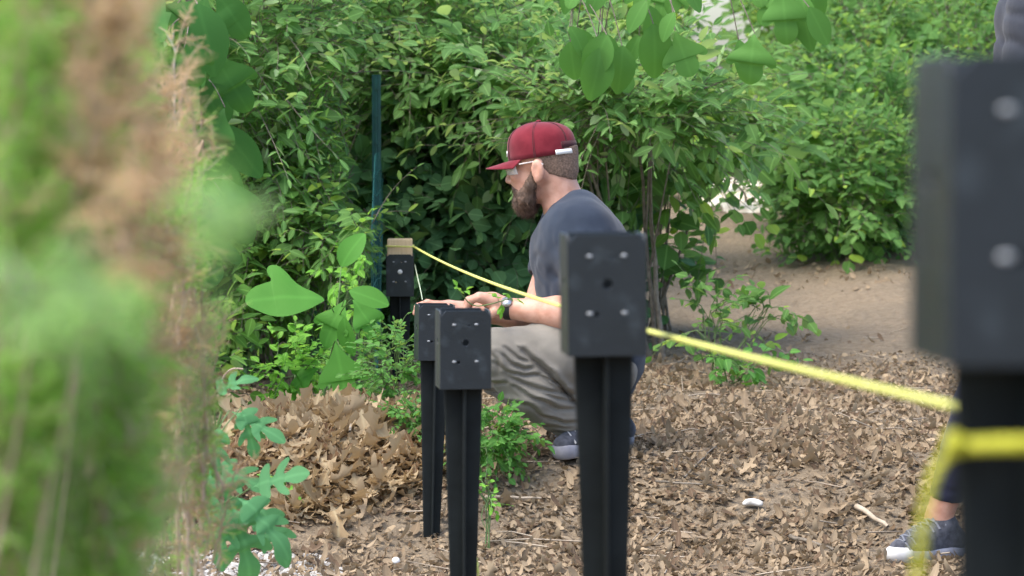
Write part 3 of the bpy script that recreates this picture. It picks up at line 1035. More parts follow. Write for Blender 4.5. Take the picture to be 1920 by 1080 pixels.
bush('shrub', 'dark shady shrub low behind the mitten-leaved sapling', 'shrub', 520, 620, 12.0, 170, 110, .5, 240, 10, .055, T_ovate, L_dark, .25, GL)
bush('shrub', 'leafy shrub in front of the wire mesh, reaching the pale wood block', 'shrub', 640, 440, 11.1, 95, 55, .22, 123, 10, 0.056, [T_ell, T_ell, T_lance, T_ovate], L_right, .24, GL)
bush('shrub', 'shrub seen through the juniper at the far left', 'shrub', 200, 250, 12.2, 240, 420, .7, 546, 10, 0.074, [T_ovate, T_ell], L_mid, .35, GL)
bush('shrub', 'low shrub seen through the foot of the juniper', 'shrub', 200, 720, 10.2, 190, 190, .6, 338, 10, 0.057, [T_ovate, T_ell], L_mid, .3, GL)
bush('shrub', 'leafy shrub filling the wall of green high between the green post and the cap', 'shrub', 860, 60, 14.5, 230, 150, .6, 494, 10, 0.070, [T_ovate, T_ell], L_right, .34, GL)
bush('shrub', 'leafy shrub behind the bough of large plain leaves', 'shrub', 1160, 90, 15.5, 190, 120, .6, 390, 9, 0.070, [T_ovate, T_ell], L_far, .34, GL, hole=HG3)
# dark hollow behind the man
bush('shrub', 'dark round-leaved shrub in the hollow between the green post and the man', 'shrub', 850, 440, 12.7, 170, 200, .45, 520, 9, .085, T_round, L_dark, .3, GL, upn=.5, droop=.35)
bush('shrub', 'dark round-leaved shrub behind the shoulder of the man', 'shrub', 1020, 500, 13.0, 140, 170, .45, 360, 9, .08, T_round, L_dark, .3, GL, upn=.5)
bush('shrub', 'dark low shrub behind the farthest spike', 'shrub', 800, 620, 13.0, 150, 90, .4, 200, 9, .06, T_ovate, L_dark, .25, GL)
# silvery sprays above and behind the man
bush('shrub', 'silvery arching shrub just above the red cap', 'shrub', 930, 170, 12.6, 190, 90, .5, 300, 12, .072, [T_ell, T_ell, T_lance, T_ovate], L_silver, .38, GL, rootpx=1010, droop=.3)
bush('shrub', 'arching shrub with light leaves just right of the red cap', 'shrub', 1160, 200, 12.0, 160, 60, .4, 180, 12, .064, [T_ell, T_ell, T_lance, T_ovate], L_silver, .38, GL, rootpx=1215, droop=.12, stemr=.013, hole=[(1350, 80, 80), (1370, 160, 70)])
bush('shrub', 'broad-leaved shrub reaching out right of the shoulder of the man', 'shrub', 1290, 265, 12.8, 120, 50, .35, 90, 8, .1, [T_ovate, T_ell, T_round], L_right, .36, GL, rootpx=1215, hole=HG)
bush('shrub', 'loose shrub at the back of the man, between him and the path', 'shrub', 1245, 470, 13.2, 34, 45, .25, 22, 9, .075, [T_ovate, T_ell, T_round], L_right, .3, GL, hole=HG)
# right bank
for i, (px, py, d, rx, rz, ry, S, lab) in enumerate([
    (1560, 355, 15.8, 165, 115, .8, 560, 'lowest rounded shrub at the edge of the bare earth path'),
    (1640, 250, 16.8, 190, 150, 1.0, 560, 'dense shrub partly behind the socket of the nearest spike'),
    (1430, 270, 17.5, 160, 130, .9, 420, 'dense shrub above the sunlit patch of path'),
    (1580, 150, 18.6, 290, 190, 1.2, 820, 'tall shrub filling the upper right'),
    (1850, 250, 18.0, 200, 300, 1.0, 420, 'shrub behind the nearest spike'),
    (1265, 380, 18.5, 80, 80, .8, 120, 'small shrub where the path enters the wood'),
]):
    bush('shrub', lab, 'shrub', px, py, d, rx, rz, ry, S, 9, .062, [T_ovate, T_ell, T_round], L_right, .26, GR, hole=HG3)
# back of the wood
for i, (px, py, d, rx, rz, S, lab) in enumerate([
    (60, -40, 22, 300, 330, 430, 'broadleaf tree far back at the upper left'),
    (520, 60, 23, 320, 330, 500, 'broadleaf tree far back above the willowy shrubs'),
    (960, 40, 22, 270, 260, 520, 'broadleaf tree far back above the man'),
    (1190, 120, 24, 150, 250, 300, 'broadleaf tree far back left of the bright gap in the leaves'),
    (1560, -10, 26, 190, 250, 420, 'broadleaf tree far back right of the bright gap in the leaves'),
    (1900, 20, 25, 300, 350, 420, 'broadleaf tree far back at the upper right'),
]):
    bush('broadleaf_tree', lab, 'tree', px, py, d, rx, rz, 1.6, S, 10, .13, T_far, L_far, .6, GF, stemr=.05, stem=3, hole=HG2)
# far-off mass of the wood
n = 26000
d = rng.uniform(27, 34, n); px = rng.uniform(-300, 2250, n); py = rng.uniform(-420, 470, n)
gap = .93 * np.exp(-(((px - 1345) / 110) ** 2 + ((py - 70) / 170) ** 2)) + 1.0 * np.exp(-(((px - 1385) / 60) ** 2 + ((py - 395) / 50) ** 2))
k = rng.random(n) > gap * 1.2
d, px, py = d[k], px[k], py[k]
pos = np.stack([(px - 960) / F * d, d, CZ + (220 - py) / F * d], 1)
cl = vnoise(pos[:, 0] * 1.1, pos[:, 2] * 1.1, d * .6)
pos = pos[cl > -.55]
v, f, uv = leaves(pos, rng.normal(0, 1, pos.shape) - [0, 0, .4], rng.normal(0, .5, pos.shape) + [0, -.6, .8], .24 * rng.uniform(.6, 1.3, len(pos)), T_far)
tag(mesh_np('far_woodland', v, f, L_far, None, uv), kind='stuff')
tb = Tubes()
for i in range(16):
    x = rng.uniform(-6, 6.5); y = rng.uniform(28, 33)
    tb.add([[x, y, float(gz(x, y)) - .1], [x + rng.normal(0, .1), y, 2], [x + rng.normal(0, .25), y, 4.2]], [.13, .1, .07], 8)
tag(tb.build('far_trunks', M_bark), kind='stuff')
# sunlit spot further up the path, its sunlight painted as a pale colour
def sun_patch():
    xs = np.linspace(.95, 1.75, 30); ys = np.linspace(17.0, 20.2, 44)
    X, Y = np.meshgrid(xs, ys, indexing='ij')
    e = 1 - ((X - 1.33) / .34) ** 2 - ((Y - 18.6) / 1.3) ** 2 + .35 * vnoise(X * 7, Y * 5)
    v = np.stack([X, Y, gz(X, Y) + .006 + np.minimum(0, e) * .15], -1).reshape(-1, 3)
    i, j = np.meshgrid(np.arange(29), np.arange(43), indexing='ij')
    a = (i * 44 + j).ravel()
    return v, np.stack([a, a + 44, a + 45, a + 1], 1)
v, f = sun_patch()
tag(mesh_np('painted_sun_patch', v, f, simple('painted_sunlight', (.6, .48, .36), (.85, .8, .7), 9, .9, .01)), kind='structure')


# ------------------------------------------------------------ large-leaved saplings
def big_sapling(name, label, rootp, leafs, lm, T_list, stemr=.006, group=None, stemm=None, cat='sapling'):
    """leafs: (px,py,d, leaf length m, direction (dx,dz,dy), tilt)"""
    th = thing(name, label, cat, rootp, group)
    tb = Tubes()
    top = max(leafs, key=lambda l: -l[1])
    cx = sum(l[0] for l in leafs) / len(leafs)
    tipp = P(cx, min(l[1] for l in leafs) + 30, sum(l[2] for l in leafs) / len(leafs))
    root = np.array(rootp, float)
    tt = np.linspace(0, 1, 12)[:, None]
    bend = np.array([rng.normal(0, .03), 0, 0])
    ax = root + (tipp - root) * tt + bend * np.sin(tt * 3.1) + rng.normal(0, .003, (12, 3))
    ax[0] = root - [0, 0, .03]
    tb.add(ax, np.linspace(stemr, stemr * .4, 12), 7)
    for i, (px, py, d, L, dr, nr) in enumerate(leafs):
        b = P(px, py, d)
        y = unit(np.array([dr[0], dr[2], dr[1]], float)); n_ = np.array(nr, float)
        T = T_list[i % len(T_list)]
        v, f, uv = leaves(b[None], y[None], n_[None], L, T)
        mesh_np('leaf', v, f, lm, th, uv)
        j = int(np.clip((b[2] - root[2]) / max(.05, tipp[2] - root[2]) * 11 - 1.5, 1, 11))
        m_ = (ax[j] + b) / 2 + [0, 0, .01]
        tb.add(smoothpath([ax[j], m_, b]), .0016, 5)
    tb.build('stem', stemm or M_greentwig, th)
    return th


g = P(600, 745, 10.0); g[2] = float(gz(g[0], g[1]))
S3 = [T_s3, T_s2, T_s3, T_s1]
big_sapling('sassafras_sapling', 'sapling with large bright mitten-shaped leaves left of the wire mesh', g, [
    (612, 562, 9.90, .245, (-1, .06, -.25), (0, -.75, .8)),
    (650, 560, 9.95, .16, (-.45, -.85, -.2), (-.3, -.8, .6)),
    (645, 595, 9.90, .12, (.1, -1, -.15), (-.5, -.8, .4)),
    (628, 640, 9.85, .2, (.22, -1, -.2), (.1, -.9, .35)),
    (660, 560, 9.80, .15, (.55, -.8, -.2), (.2, -.8, .6)),
    (655, 545, 9.90, .13, (.9, -.25, -.2), (.1, -.8, .6)),
    (600, 690, 10.10, .12, (-.8, -.5, -.1), (-.1, -.7, .7)),
    (640, 500, 10.20, .12, (.3, .6, -.1), (0, -.8, .6))],
    L_big, [T_s2, T_s3, T_s1, T_s3, T_s3, T_s1, T_s3, T_s1])


def leaf_field(px0, px1, py0, py1, d, n, L, down=.8):
    out = []
    for i in range(n):
        out.append((random.uniform(px0, px1), random.uniform(py0, py1), d + random.uniform(-.3, .3), L * random.uniform(.7, 1.2),
                    (random.uniform(-.7, .7), -down, random.uniform(-.3, .1)), (random.uniform(-.4, .4), random.uniform(-.9, -.5), random.uniform(.3, .9))))
    return out


def hanging(name, label, leafs, lm, T_list, bough):
    """a bough reaching in from above the frame, carrying large leaves on petioles; trunk to the ground beside"""
    bough = np.array(bough, float)
    root = bough[0].copy(); root[2] = float(gz(root[0], root[1]))
    th = thing(name, label, 'tree', root)
    tb = Tubes()
    tr = smoothpath([root - [0, 0, .1], root + (bough[0] - root) * .5 + [.05, 0, 0], bough[0]])
    tb.add(tr, np.linspace(.035, .018, len(tr)), 8)
    bp = smoothpath(bough, 3)
    tb.add(bp, np.linspace(.018, .004, len(bp)), 6)
    for i, (px, py, d, L, dr, nr) in enumerate(leafs):
        b = P(px, py, d)
        y = unit(np.array([dr[0], dr[2], dr[1]], float))
        v, f, uv = leaves(b[None], y[None], np.array(nr, float)[None], L, T_list[i % len(T_list)])
        mesh_np('leaf', v, f, lm, th, uv)
        j = np.argmin(np.linalg.norm(bp - b, axis=1))
        tb.add(smoothpath([bp[j], (bp[j] + b) / 2 + [0, 0, .02], b]), .0018, 5)
    tb.build('branches', M_bark, th)
    return th


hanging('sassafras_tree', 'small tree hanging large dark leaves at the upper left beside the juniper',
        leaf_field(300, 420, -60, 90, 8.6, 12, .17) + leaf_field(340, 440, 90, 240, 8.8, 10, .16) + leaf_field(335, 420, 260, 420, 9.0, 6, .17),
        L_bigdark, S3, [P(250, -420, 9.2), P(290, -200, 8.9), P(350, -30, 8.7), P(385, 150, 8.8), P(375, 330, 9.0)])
hanging('sassafras_tree', 'small tree hanging large plain leaves from above over the gap right of the red cap',
        leaf_field(1060, 1200, -60, 100, 9.9, 14, .14) + leaf_field(1190, 1300, -60, 60, 10.0, 9, .13) + leaf_field(1400, 1520, -80, 20, 10.1, 9, .14) +
        [(1415, 62, 9.9, .15, (-.12, -1, -.1), (-.1, -.95, .2)), (1385, 75, 10.0, .13, (.25, -1, -.1), (.2, -.9, .3)), (1225, 45, 9.9, .16, (.1, -1, -.1), (.1, -.9, .3)),
         (1465, -30, 9.9, .18, (.1, -1, -.1), (-.1, -.9, .3)), (1490, 10, 10.0, .13, (.5, -.9, -.1), (-.1, -.9, .3)), (1130, 60, 9.9, .16, (.15, -1, -.1), (.2, -.9, .25))],
        L_bough, [T_s1, T_s1, T_s3], [P(2300, -700, 10.3), P(1800, -420, 10.2), P(1400, -60, 10.0), P(1240, -40, 10.0), P(1080, -20, 9.9)])


def low_plant(name, label, px, py, d, rpx, rpy, ry, S, K, size, T, lm, slen, cat='plant', group=None, **kw):
    return bush(name, label, cat, px, py, d, rpx, rpy, ry, S, K, size, T, lm, slen, group, stem=kw.pop('stem', 3), stemr=kw.pop('stemr', .003), stemm=M_greentwig, **kw)


low_plant('rose_shoot', 'bright lime leafy shoot above the mitten-leaved sapling', 672, 510, 10.7, 45, 55, .12, 16, 8, .036, T_ovate, L_lime, .12)
low_plant('rose_shoot', 'bright lime leafy plant at the upper edge of the oak leaf heap', 545, 700, 10.2, 42, 50, .14, 34, 9, .036, T_ovate, L_lime, .14, jn=.35)
low_plant('rose_shoot', 'small leafy shoot with reddish new leaves beside the wire mesh', 695, 570, 10.5, 24, 34, .1, 14, 8, .038, T_ovate, L_lime, .12)
low_plant('weed', 'fine-leaved weed clump left of the half hidden spike', 745, 700, 9.75, 45, 75, .2, 90, 9, .022, T_ovate, L_weed, .12, group='weeds along the row of spikes')
low_plant('weed', 'fine-leaved weeds on the soil under the wire mesh', 690, 700, 10.6, 60, 45, .2, 100, 9, .03, T_ovate, L_weed, .14, group='weeds along the row of spikes')
low_plant('weed', 'weed tuft beside the oak leaf heap, by the foot of the half hidden spike', 775, 830, 9.2, 28, 75, .12, 60, 9, .02, T_ovate, L_weed, .1, group='weeds along the row of spikes')
low_plant('weed', 'bright green weed clump under the knees of the man', 925, 815, 8.95, 42, 48, .12, 60, 9, .026, T_ovate, L_weed, .1, group='weeds along the row of spikes')
low_plant('weed', 'tiny weed sprouting from the litter by the foremost spike with another behind it', 915, 925, 8.5, 12, 18, .05, 8, 6, .022, T_ovate, L_lime, .06, group='weeds along the row of spikes')
th = thing('sprig', 'small leafy green sprig held in the gripping hand, leaves over the wrist watch', 'sprig', P(905, 575, 9.02))
tb = Tubes(); pp = smoothpath([P(862, 548, 9.0), P(885, 575, 9.02), P(915, 572, 9.0), P(955, 560, 8.99)])
tb.add(pp, .0018, 5)
bs = np.array([P(866, 552, 9.0), P(870, 558, 9.0), P(935, 566, 8.99), P(945, 562, 8.98), P(952, 562, 8.99), P(940, 566, 9.0)])
v, f, uv = sprays(bs, np.array([[-.4, 0, 1], [.2, 0, .8], [-.2, -.2, .6], [.3, 0, .7], [.7, -.1, .1], [0, -.3, -.6]], float), np.array([.035, .03, .03, .035, .03, .025]), 4, .03, T_ovate, tubes=tb, twigr=.001)
mesh_np('leaf', v, f, L_lime, th, uv)
tb.build('stem', M_greentwig, th)
low_plant('weed', 'round-leaved sprig between the farthest spike and the half hidden one', 752, 655, 10.2, 22, 26, .05, 7, 6, .034, T_round, L_right, .09, stem=2)
low_plant('seedling', 'small tree seedling standing alone in front of the bare path', 1325, 615, 11.3, 45, 90, .15, 20, 7, .045, T_ovate, L_right, .17, cat='seedling', rootpx=1340, stemr=.004)
low_plant('seedling', 'seedling with a drooping leafy arm beside the bare path', 1440, 585, 11.6, 42, 22, .08, 12, 7, .055, T_ovate, L_right, .16, cat='seedling', rootpx=1350, droop=.5, stemr=.003)
low_plant('seedling', 'low leafy seedling at the edge of the bare path, nearest the yellow cord', 1400, 690, 11.2, 48, 18, .08, 12, 7, .05, T_ovate, L_weed, .12, cat='seedling', rootpx=1345)
low_plant('weed', 'tiny sprout on the oak leaf heap', 520, 895, 8.75, 14, 26, .05, 6, 5, .034, T_ovate, L_lime, .07)
# deep-cut blue-green leaves in front of the heap
lf = []
for px, py, L, dr in [(430, 770, .125, (.8, -.35, -.2)), (452, 765, .1, (.3, -.8, -.2)), (415, 790, .11, (-.2, -1, -.2)), (390, 870, .13, (.85, -.3, -.2)), (405, 880, .14, (.45, -.8, -.25)),
                      (395, 875, .12, (-.1, -1, -.2)), (440, 930, .15, (.8, -.6, -.2)), (430, 940, .16, (.45, -1, -.2)), (415, 930, .14, (0, -1, -.2)), (470, 915, .12, (.5, .2, -.2)),
                      (400, 740, .08, (.5, .4, -.2)), (370, 910, .12, (-.5, -.8, -.2)), (380, 830, .1, (-.5, -.2, -.3)), (480, 940, .14, (.55, -.9, -.2))]:
    lf.append((px, py, 6.6 + random.uniform(-.15, .15), L, dr, (dr[0] * .4, -.75 + random.uniform(-.15, .15), .7)))
g = P(385, 1090, 6.7); g[2] = float(gz(g[0], g[1]))
big_sapling('mugwort', 'plant with deep-cut blue-green leaves at the foot of the juniper', g, lf, L_blue, [T_mug], cat='plant')


# ------------------------------------------------------------ juniper, left foreground
def juniper(label, px0, px1, py0, py1, d0, d1, nb, mats, root, nm='juniper', dens=1.0, gl=.02, group=None, bl=(180, 420), sl=1.0, stems=3):
    th = thing(nm, label, 'juniper' if nm == 'juniper' else 'plant', root, group)
    tb = Tubes()
    groups = {i: [] for i in range(len(mats))}
    root = np.array(root, float)
    for b in range(nb):
        d = rng.uniform(d0, d1)
        px = rng.uniform(px0, px1); yb = rng.uniform(py0 + .35 * (py1 - py0), py1); yt = max(py0, yb - rng.uniform(*bl))
        a = P(px + rng.normal(0, 20), yb, d); e = P(px + rng.normal(0, 35), yt, d + rng.normal(0, .1))
        m_ = (a + e) / 2 + rng.normal(0, .02, 3)
        tt = np.linspace(0, 1, 14)[:, None]
        ax = a * (1 - tt) ** 2 + 2 * m_ * tt * (1 - tt) + e * tt ** 2
        tb.add(ax, np.linspace(.0022, .0009, 14), 5)
        if b % stems == 0:
            rr = root + rng.normal(0, .04, 3) * [1, 1, 0]
            tb.add(smoothpath([rr, np.array([(rr[0] + a[0] * 2) / 3, (rr[1] + a[1] * 2) / 3, rr[2] * .6 + a[2] * .4]), a], 3), .0013, 5)
        S = int(26 * dens)
        ti = rng.integers(0, 14, S)
        base = ax[ti] + rng.normal(0, .004, (S, 3))
        dr = unit(ax[-1] - ax[0])[None] * rng.uniform(.4, 1.2, (S, 1)) + rng.normal(0, .6, (S, 3))
        zone = vnoise(base[:, 0] * 9, base[:, 2] * 7, base[:, 1] * 3)
        for gi, (lm, lo, hi) in enumerate(mats):
            k = (zone + rng.normal(0, .25, S) >= lo) & (zone + rng.normal(0, .1, S) < hi)
            if k.sum():
                groups[gi].append(sprays(base[k], dr[k], sl * rng.uniform(.04, .085, k.sum()), 22, gl, T_needle, droop=.05, spread=.8, tubes=tb, twigr=.0011, jn=.8))
    for gi, (lm, lo, hi) in enumerate(mats):
        if groups[gi]:
            v, f, uv = join(groups[gi])
            mesh_np('foliage', v, f, lm, th, uv)
    tb.build('branches', M_jtwig if nm == 'juniper' else M_greentwig, th)
    return th


def gp(px, d):
    p = P(px, 600, d); p[2] = float(gz(p[0], p[1])); return p


GJ = 'junipers at the left edge'
def JB(t): return [(L_junG, t, 9), (L_junB, -9, t)]
juniper('browning juniper at the far left, closest to the camera and strongly blurred', -80, 210, -200, 700, 2.0, 2.8, 90, JB(.12), gp(-350, 2.2), group=GJ, gl=.015, sl=.65, stems=9)
juniper('green and brown juniper between the blurred one and the leaf heap', 50, 268, -80, 1150, 3.0, 4.2, 165, JB(.04), gp(50, 3.6), group=GJ, gl=.016, sl=.85, stems=8)
juniper('low green juniper boughs at the bottom left corner', -60, 270, 560, 1250, 2.2, 3.0, 95, JB(-.3), gp(-150, 2.4), group=GJ, gl=.015, sl=.65, stems=12)
juniper('slender upright juniper stem with tan dry tufts, right edge of the junipers', 312, 345, 50, 1050, 4.5, 4.9, 38, JB(.05), gp(330, 4.8), dens=.8, gl=.012, group=GJ, sl=.7, stems=7)
juniper('low thin juniper shoots standing in front of the deep-cut blue-green leaves', 290, 390, 600, 1100, 4.6, 5.2, 44, JB(-.3), gp(330, 5.0), dens=.8, gl=.012, group=GJ, sl=.7, stems=9)
juniper('bright fresh sprig blurred in front of the thicket at mid height', 400, 520, 390, 460, .95, 1.1, 5, [(L_junL, -9, 9)], gp(-900, 1.0), nm='sprig', dens=.22, bl=(10, 40), sl=.16, gl=.006, stems=50)
juniper('bright fresh sprig blurred at the left edge below the middle', 0, 290, 500, 620, .8, 1.0, 9, [(L_junL, -9, 9)], gp(-1200, 1.0), nm='sprig', dens=.25, bl=(10, 40), sl=.15, gl=.006, stems=50)

# dead upright branch with dry tufts standing clear of the juniper
g = gp(352, 5.6)
th = thing('dead_branch', 'bare upright grey branch with tan dry tufts standing at the right edge of the junipers', 'dead branch', g)
tb = Tubes(); tf = Tubes()
for k in ([(352, 1100), (345, 900), (348, 720), (336, 520), (322, 330), (330, 180), (325, 62)], [(352, 1100), (358, 900), (352, 640), (358, 480), (352, 345)], [(352, 1100), (330, 880), (318, 620), (306, 420), (308, 165)]):
    pp = smoothpath(np.array([g] + [P(a, b, 5.6 + random.uniform(-.03, .03)) for a, b in k[1:]]), 3)
    pp = pp + rng.normal(0, .0015, pp.shape)
    tb.add(pp, np.linspace(.0045, .0012, len(pp)), 6)
    for q in range(60):
        j = rng.integers(len(pp) // 5, len(pp)); b = pp[j]
        dr = unit(np.array([rng.normal(0, .6), rng.normal(0, .4), rng.uniform(.2, 1)])) * rng.uniform(.012, .035)
        (tf if rng.random() < .7 else tb).add(np.array([b, b + dr * .5 + rng.normal(0, .002, 3), b + dr]), [.0017, .0013, .0005], 4)
for bx, by in ((355, 320), (308, 260), (318, 340), (340, 480), (310, 330)):
    b = P(bx, by, 5.58)
    for q in range(9):
        e = b + np.array([rng.uniform(-.012, .03), rng.normal(0, .01), rng.uniform(.02, .055)])
        tf.add(smoothpath([b, (b + e) / 2 + rng.normal(0, .003, 3), e]), .0015, 4)
tb.build('branches', simple('grey_dead_bark', (.32, .29, .26), (.48, .44, .38), 60, .85), th)
tf.build('dry_tufts', simple('tan_tuft', (.48, .33, .2), (.66, .5, .33), 60, .85), th)


# ------------------------------------------------------------ people
def skinmat(name, c1, c2):
    m = simple(name, c1, c2, 30, .5, .0006, 300, spec=.4)
    b = m.node_tree.nodes['Principled BSDF']
    b.inputs['Subsurface Weight'].default_value = .15
    b.inputs['Subsurface Radius'].default_value = (.01, .004, .002)
    b.inputs['Subsurface Scale'].default_value = .5
    return m


def cloth(name, c1, c2, scale=25, bump=.0006, wscale=700):
    m = simple(name, c1, c2, scale, .9, bump, wscale, spec=.15, sheen=.15)
    return m


M_skin = skinmat('skin', (.49, .25, .175), (.62, .36, .27))
M_shirt = cloth('slate_blue_jersey', (.024, .034, .054), (.034, .047, .072), 9)
M_pants = cloth('khaki_twill', (.175, .163, .14), (.22, .205, .178), 14)
M_beard = simple('beard_brown', (.07, .045, .032), (.16, .1, .07), 60, .8, .003, 180)
M_hair = simple('cropped_hair', (.11, .075, .055), (.26, .17, .125), 220, .85, .001, 500)
M_cap = cloth('maroon_cap', (.14, .012, .022), (.185, .02, .032), 30, .0004, 500)
M_capdark = cloth('dark_cap_back', (.05, .015, .02), (.07, .02, .025), 30)
M_white = simple('white_patch', (.75, .75, .74), (.85, .85, .84), 30, .6)
M_black = simple('black_rubber', (.015, .016, .018), (.03, .03, .032), 30, .5)
M_shoe = cloth('navy_knit', (.04, .043, .055), (.085, .09, .11), 60, .001, 400)
M_sole = simple('grey_sole', (.22, .22, .26), (.3, .3, .34), 20, .6)
M_shoew = simple('white_rubber', (.42, .42, .42), (.6, .6, .58), 20, .6)

DM = 9.23


def M(px, py, dd=0.0):
    """point on the man: photo pixel at his own distance, moved dd metres further away"""
    p = P(px, py, DM)
    return p + np.array([0, dd, 0])


def build_man():
    root = M(1085, 862, 0)
    th = thing('person', 'crouching man in maroon cap, slate blue t-shirt and khaki trousers working with his hands', 'person', root)
    # head frame
    HC = M(1016, 311, 0)
    yaw, pit = math.radians(16), math.radians(7)
    f0 = np.array([-math.cos(yaw), math.sin(yaw), 0]); s0 = np.array([-math.sin(yaw), -math.cos(yaw), 0])   # s0 points to camera (his left)
    u0 = np.array([0, 0, 1.0])
    fw = f0 * math.cos(pit) - u0 * math.sin(pit); up = u0 * math.cos(pit) + f0 * math.sin(pit)
    R = np.stack([fw, s0, up], 1)

    def H(f, s, u): return HC + R @ np.array([f, s, u], float)

    body = Sdf(M(760, 215, -.4), M(1235, 880, .42), .0042)
    B = body
    # torso, neck
    B.ell(M(1095, 475, 0), (.085, .15, .12), .04)
    B.cone(M(1095, 460, 0), M(1125, 650, 0), .095, .11, .04)
    B.cone(H(-.035, 0, -.035), M(1062, 395, 0), .056, .06, .015)
    B.cone(M(1062, 395, 0), M(1085, 440, 0), .058, .08, .03)
    # skull, face
    B.ell(H(-.012, 0, .03), (.096, .076, .086), .01, R)
    B.ell(H(.035, 0, -.035), (.058, .056, .07), .02, R)
    B.ell(H(.052, 0, -.078), (.034, .034, .03), .015, R)
    B.cone(H(-.01, .058, -.03), H(.05, .03, -.085), .018, .018, .015)
    B.cone(H(-.01, -.058, -.03), H(.05, -.03, -.085), .018, .018, .015)
    B.cone(H(.082, -.03, .013), H(.082, .03, .013), .011, .011, .01)
    B.cone(H(.088, 0, .006), H(.105, 0, -.03), .008, .0105, .007)
    B.cone(H(.094, -.012, -.034), H(.094, .012, -.034), .0085, .0085, .006)
    B.ell(H(.066, .036, -.02), (.022, .02, .02), .012, R); B.ell(H(.066, -.036, -.02), (.022, .02, .02), .012, R)
    B.ell(H(.083, 0, -.052), (.012, .022, .006), .005, R); B.ell(H(.081, 0, -.063), (.012, .02, .006), .004, R)
    B.ell(H(.09, .033, -.002), (.014, .014, .009), .008, R, 's'); B.ell(H(.09, -.033, -.002), (.014, .014, .009), .008, R, 's')
    for sg in (1, -1):
        B.ell(H(-.008, .08 * sg, -.013), (.02, .009, .034), .005, R)
        B.ell(H(-.003, .09 * sg, -.01), (.0095, .007, .018), .003, R, 's')
        B.ell(H(-.002, .08 * sg, -.04), (.008, .006, .01), .004, R)
    # arms
    sh = M(1092, 425, -.17); el = M(1105, 592, -.22); wr = M(950, 573, -.13)
    B.cone(sh, el, .052, .042, .03).cone(el, M(1045, 580, -.18), .042, .046, .02).cone(M(1045, 580, -.18), wr, .046, .027, .02)
    shf = M(1065, 420, .17); elf = M(1002, 590, .1); wrf = M(865, 583, .0)
    B.cone(shf, elf, .05, .038, .03).cone(elf, M(960, 592, .05), .039, .036, .02).cone(M(960, 592, .05), wrf, .036, .026, .02)
    # near hand: back of the hand up, fingers curled down round a stem
    B.cone(wr, M(924, 561, -.125), .027, .028, .02)
    for k, (dy) in enumerate((-.033, -.011, .011, .032)):
        B.cone(M(926, 560, -.125 + dy * .6), M(900, 551 + 2 * abs(k - 1), -.125 + dy), .021, .0145, .01)
    fing = [(-.036, 1.0, 0), (-.013, 1.1, -2), (.01, 1.05, -1), (.031, .85, 2)]
    for dy, L, o in fing:
        c = -.125 + dy
        B.chain([M(900, 552 + o, c), M(900 - 19 * L, 559 + o, c), M(899 - 25 * L, 577 + o, c * .98), M(903 - 16 * L, 590 + o, c * .96)], [.0115, .0102, .0092, .0078], .0035)
    B.chain([M(930, 577, -.155), M(912, 588, -.165), M(896, 594, -.15), M(884, 590, -.14)], [.015, .0125, .0105, .0085], .005)
    # far hand resting behind the half hidden spike, thumb and finger on the thin line
    B.cone(wrf, M(842, 577, 0), .025, .023, .015)
    for k, dy in enumerate((-.03, -.01, .011, .03)):
        B.cone(M(845, 577, dy * .6), M(822, 570 + k, dy), .018, .0125, .01)
    for k, (dy, L) in enumerate(((-.032, 1), (-.011, 1.1), (.01, 1.0), (.03, .85))):
        o = k * 1.5
        B.chain([M(822, 571 + o, dy), M(822 - 20 * L, 566 + o, dy), M(818 - 32 * L, 572 + o, dy), M(818 - 36 * L, 586 + o, dy)], [.0115, .0102, .0092, .008], .0035)
    B.chain([M(850, 586, -.03), M(830, 594, -.045), M(808, 594, -.04), M(796, 588, -.03)], [.015, .012, .0105, .0085], .005)
    # legs
    hip = M(1128, 688, -.09); kn = M(930, 655, -.2); an = M(1110, 806, -.07)
    hf = M(1128, 688, .09); kf = M(925, 700, .14); af = M(1105, 806, .14)
    B.ell(M(1128, 680, 0), (.085, .14, .09), .03)
    B.cone(hip, kn, .08, .05, .02).cone(kn, an, .05, .036, .02)
    B.cone(hf, kf, .08, .05, .02).cone(kf, af, .05, .036, .02)
    B.cone(an, M(1118, 835, -.06), .036, .034, .01); B.cone(af, M(1118, 835, .14), .036, .034, .01)
    body_o = B.build('body', M_skin, th, 3)

    # t-shirt
    S = Sdf(M(950, 330, -.36), M(1250, 740, .36), .005)
    S.cone(M(1078, 440, -.1), M(1078, 440, .1), .105, .105, .03)
    S.cone(M(1108, 458, -.08), M(1108, 458, .08), .096, .096, .03)
    S.cone(M(1087, 397, -.05), M(1087, 397, .05), .066, .066, .03)
    S.cone(M(1085, 480, 0), M(1118, 660, 0), .142, .138, .05)
    S.cone(M(1085, 480, -.09), M(1118, 650, -.07), .095, .1, .05); S.cone(M(1085, 480, .09), M(1118, 650, .07), .095, .1, .05)
    S.cone(M(1066, 412, 0), M(1082, 450, 0), .07, .11, .03)
    S.cone(sh + [0, .03, 0], sh + (el - sh) * .55, .082, .078, .03)
    S.cone(shf, shf + (elf - shf) * .52, .075, .066, .03)
    S.cone(M(1130, 655, -.06), M(1133, 700, .03), .104, .1, .05)
    # neck opening, sleeve and hem cuts
    S.cone(M(1030, 318, 0), M(978, 392, 0), .08, .08, .006, 's')
    for a, b, r in ((sh, el, .1), (shf, elf, .085)):
        t_ = unit(b - a); q = a + (b - a) * .56
        S.ell(q + t_ * .085, (r, r, r), .004, None, 's')

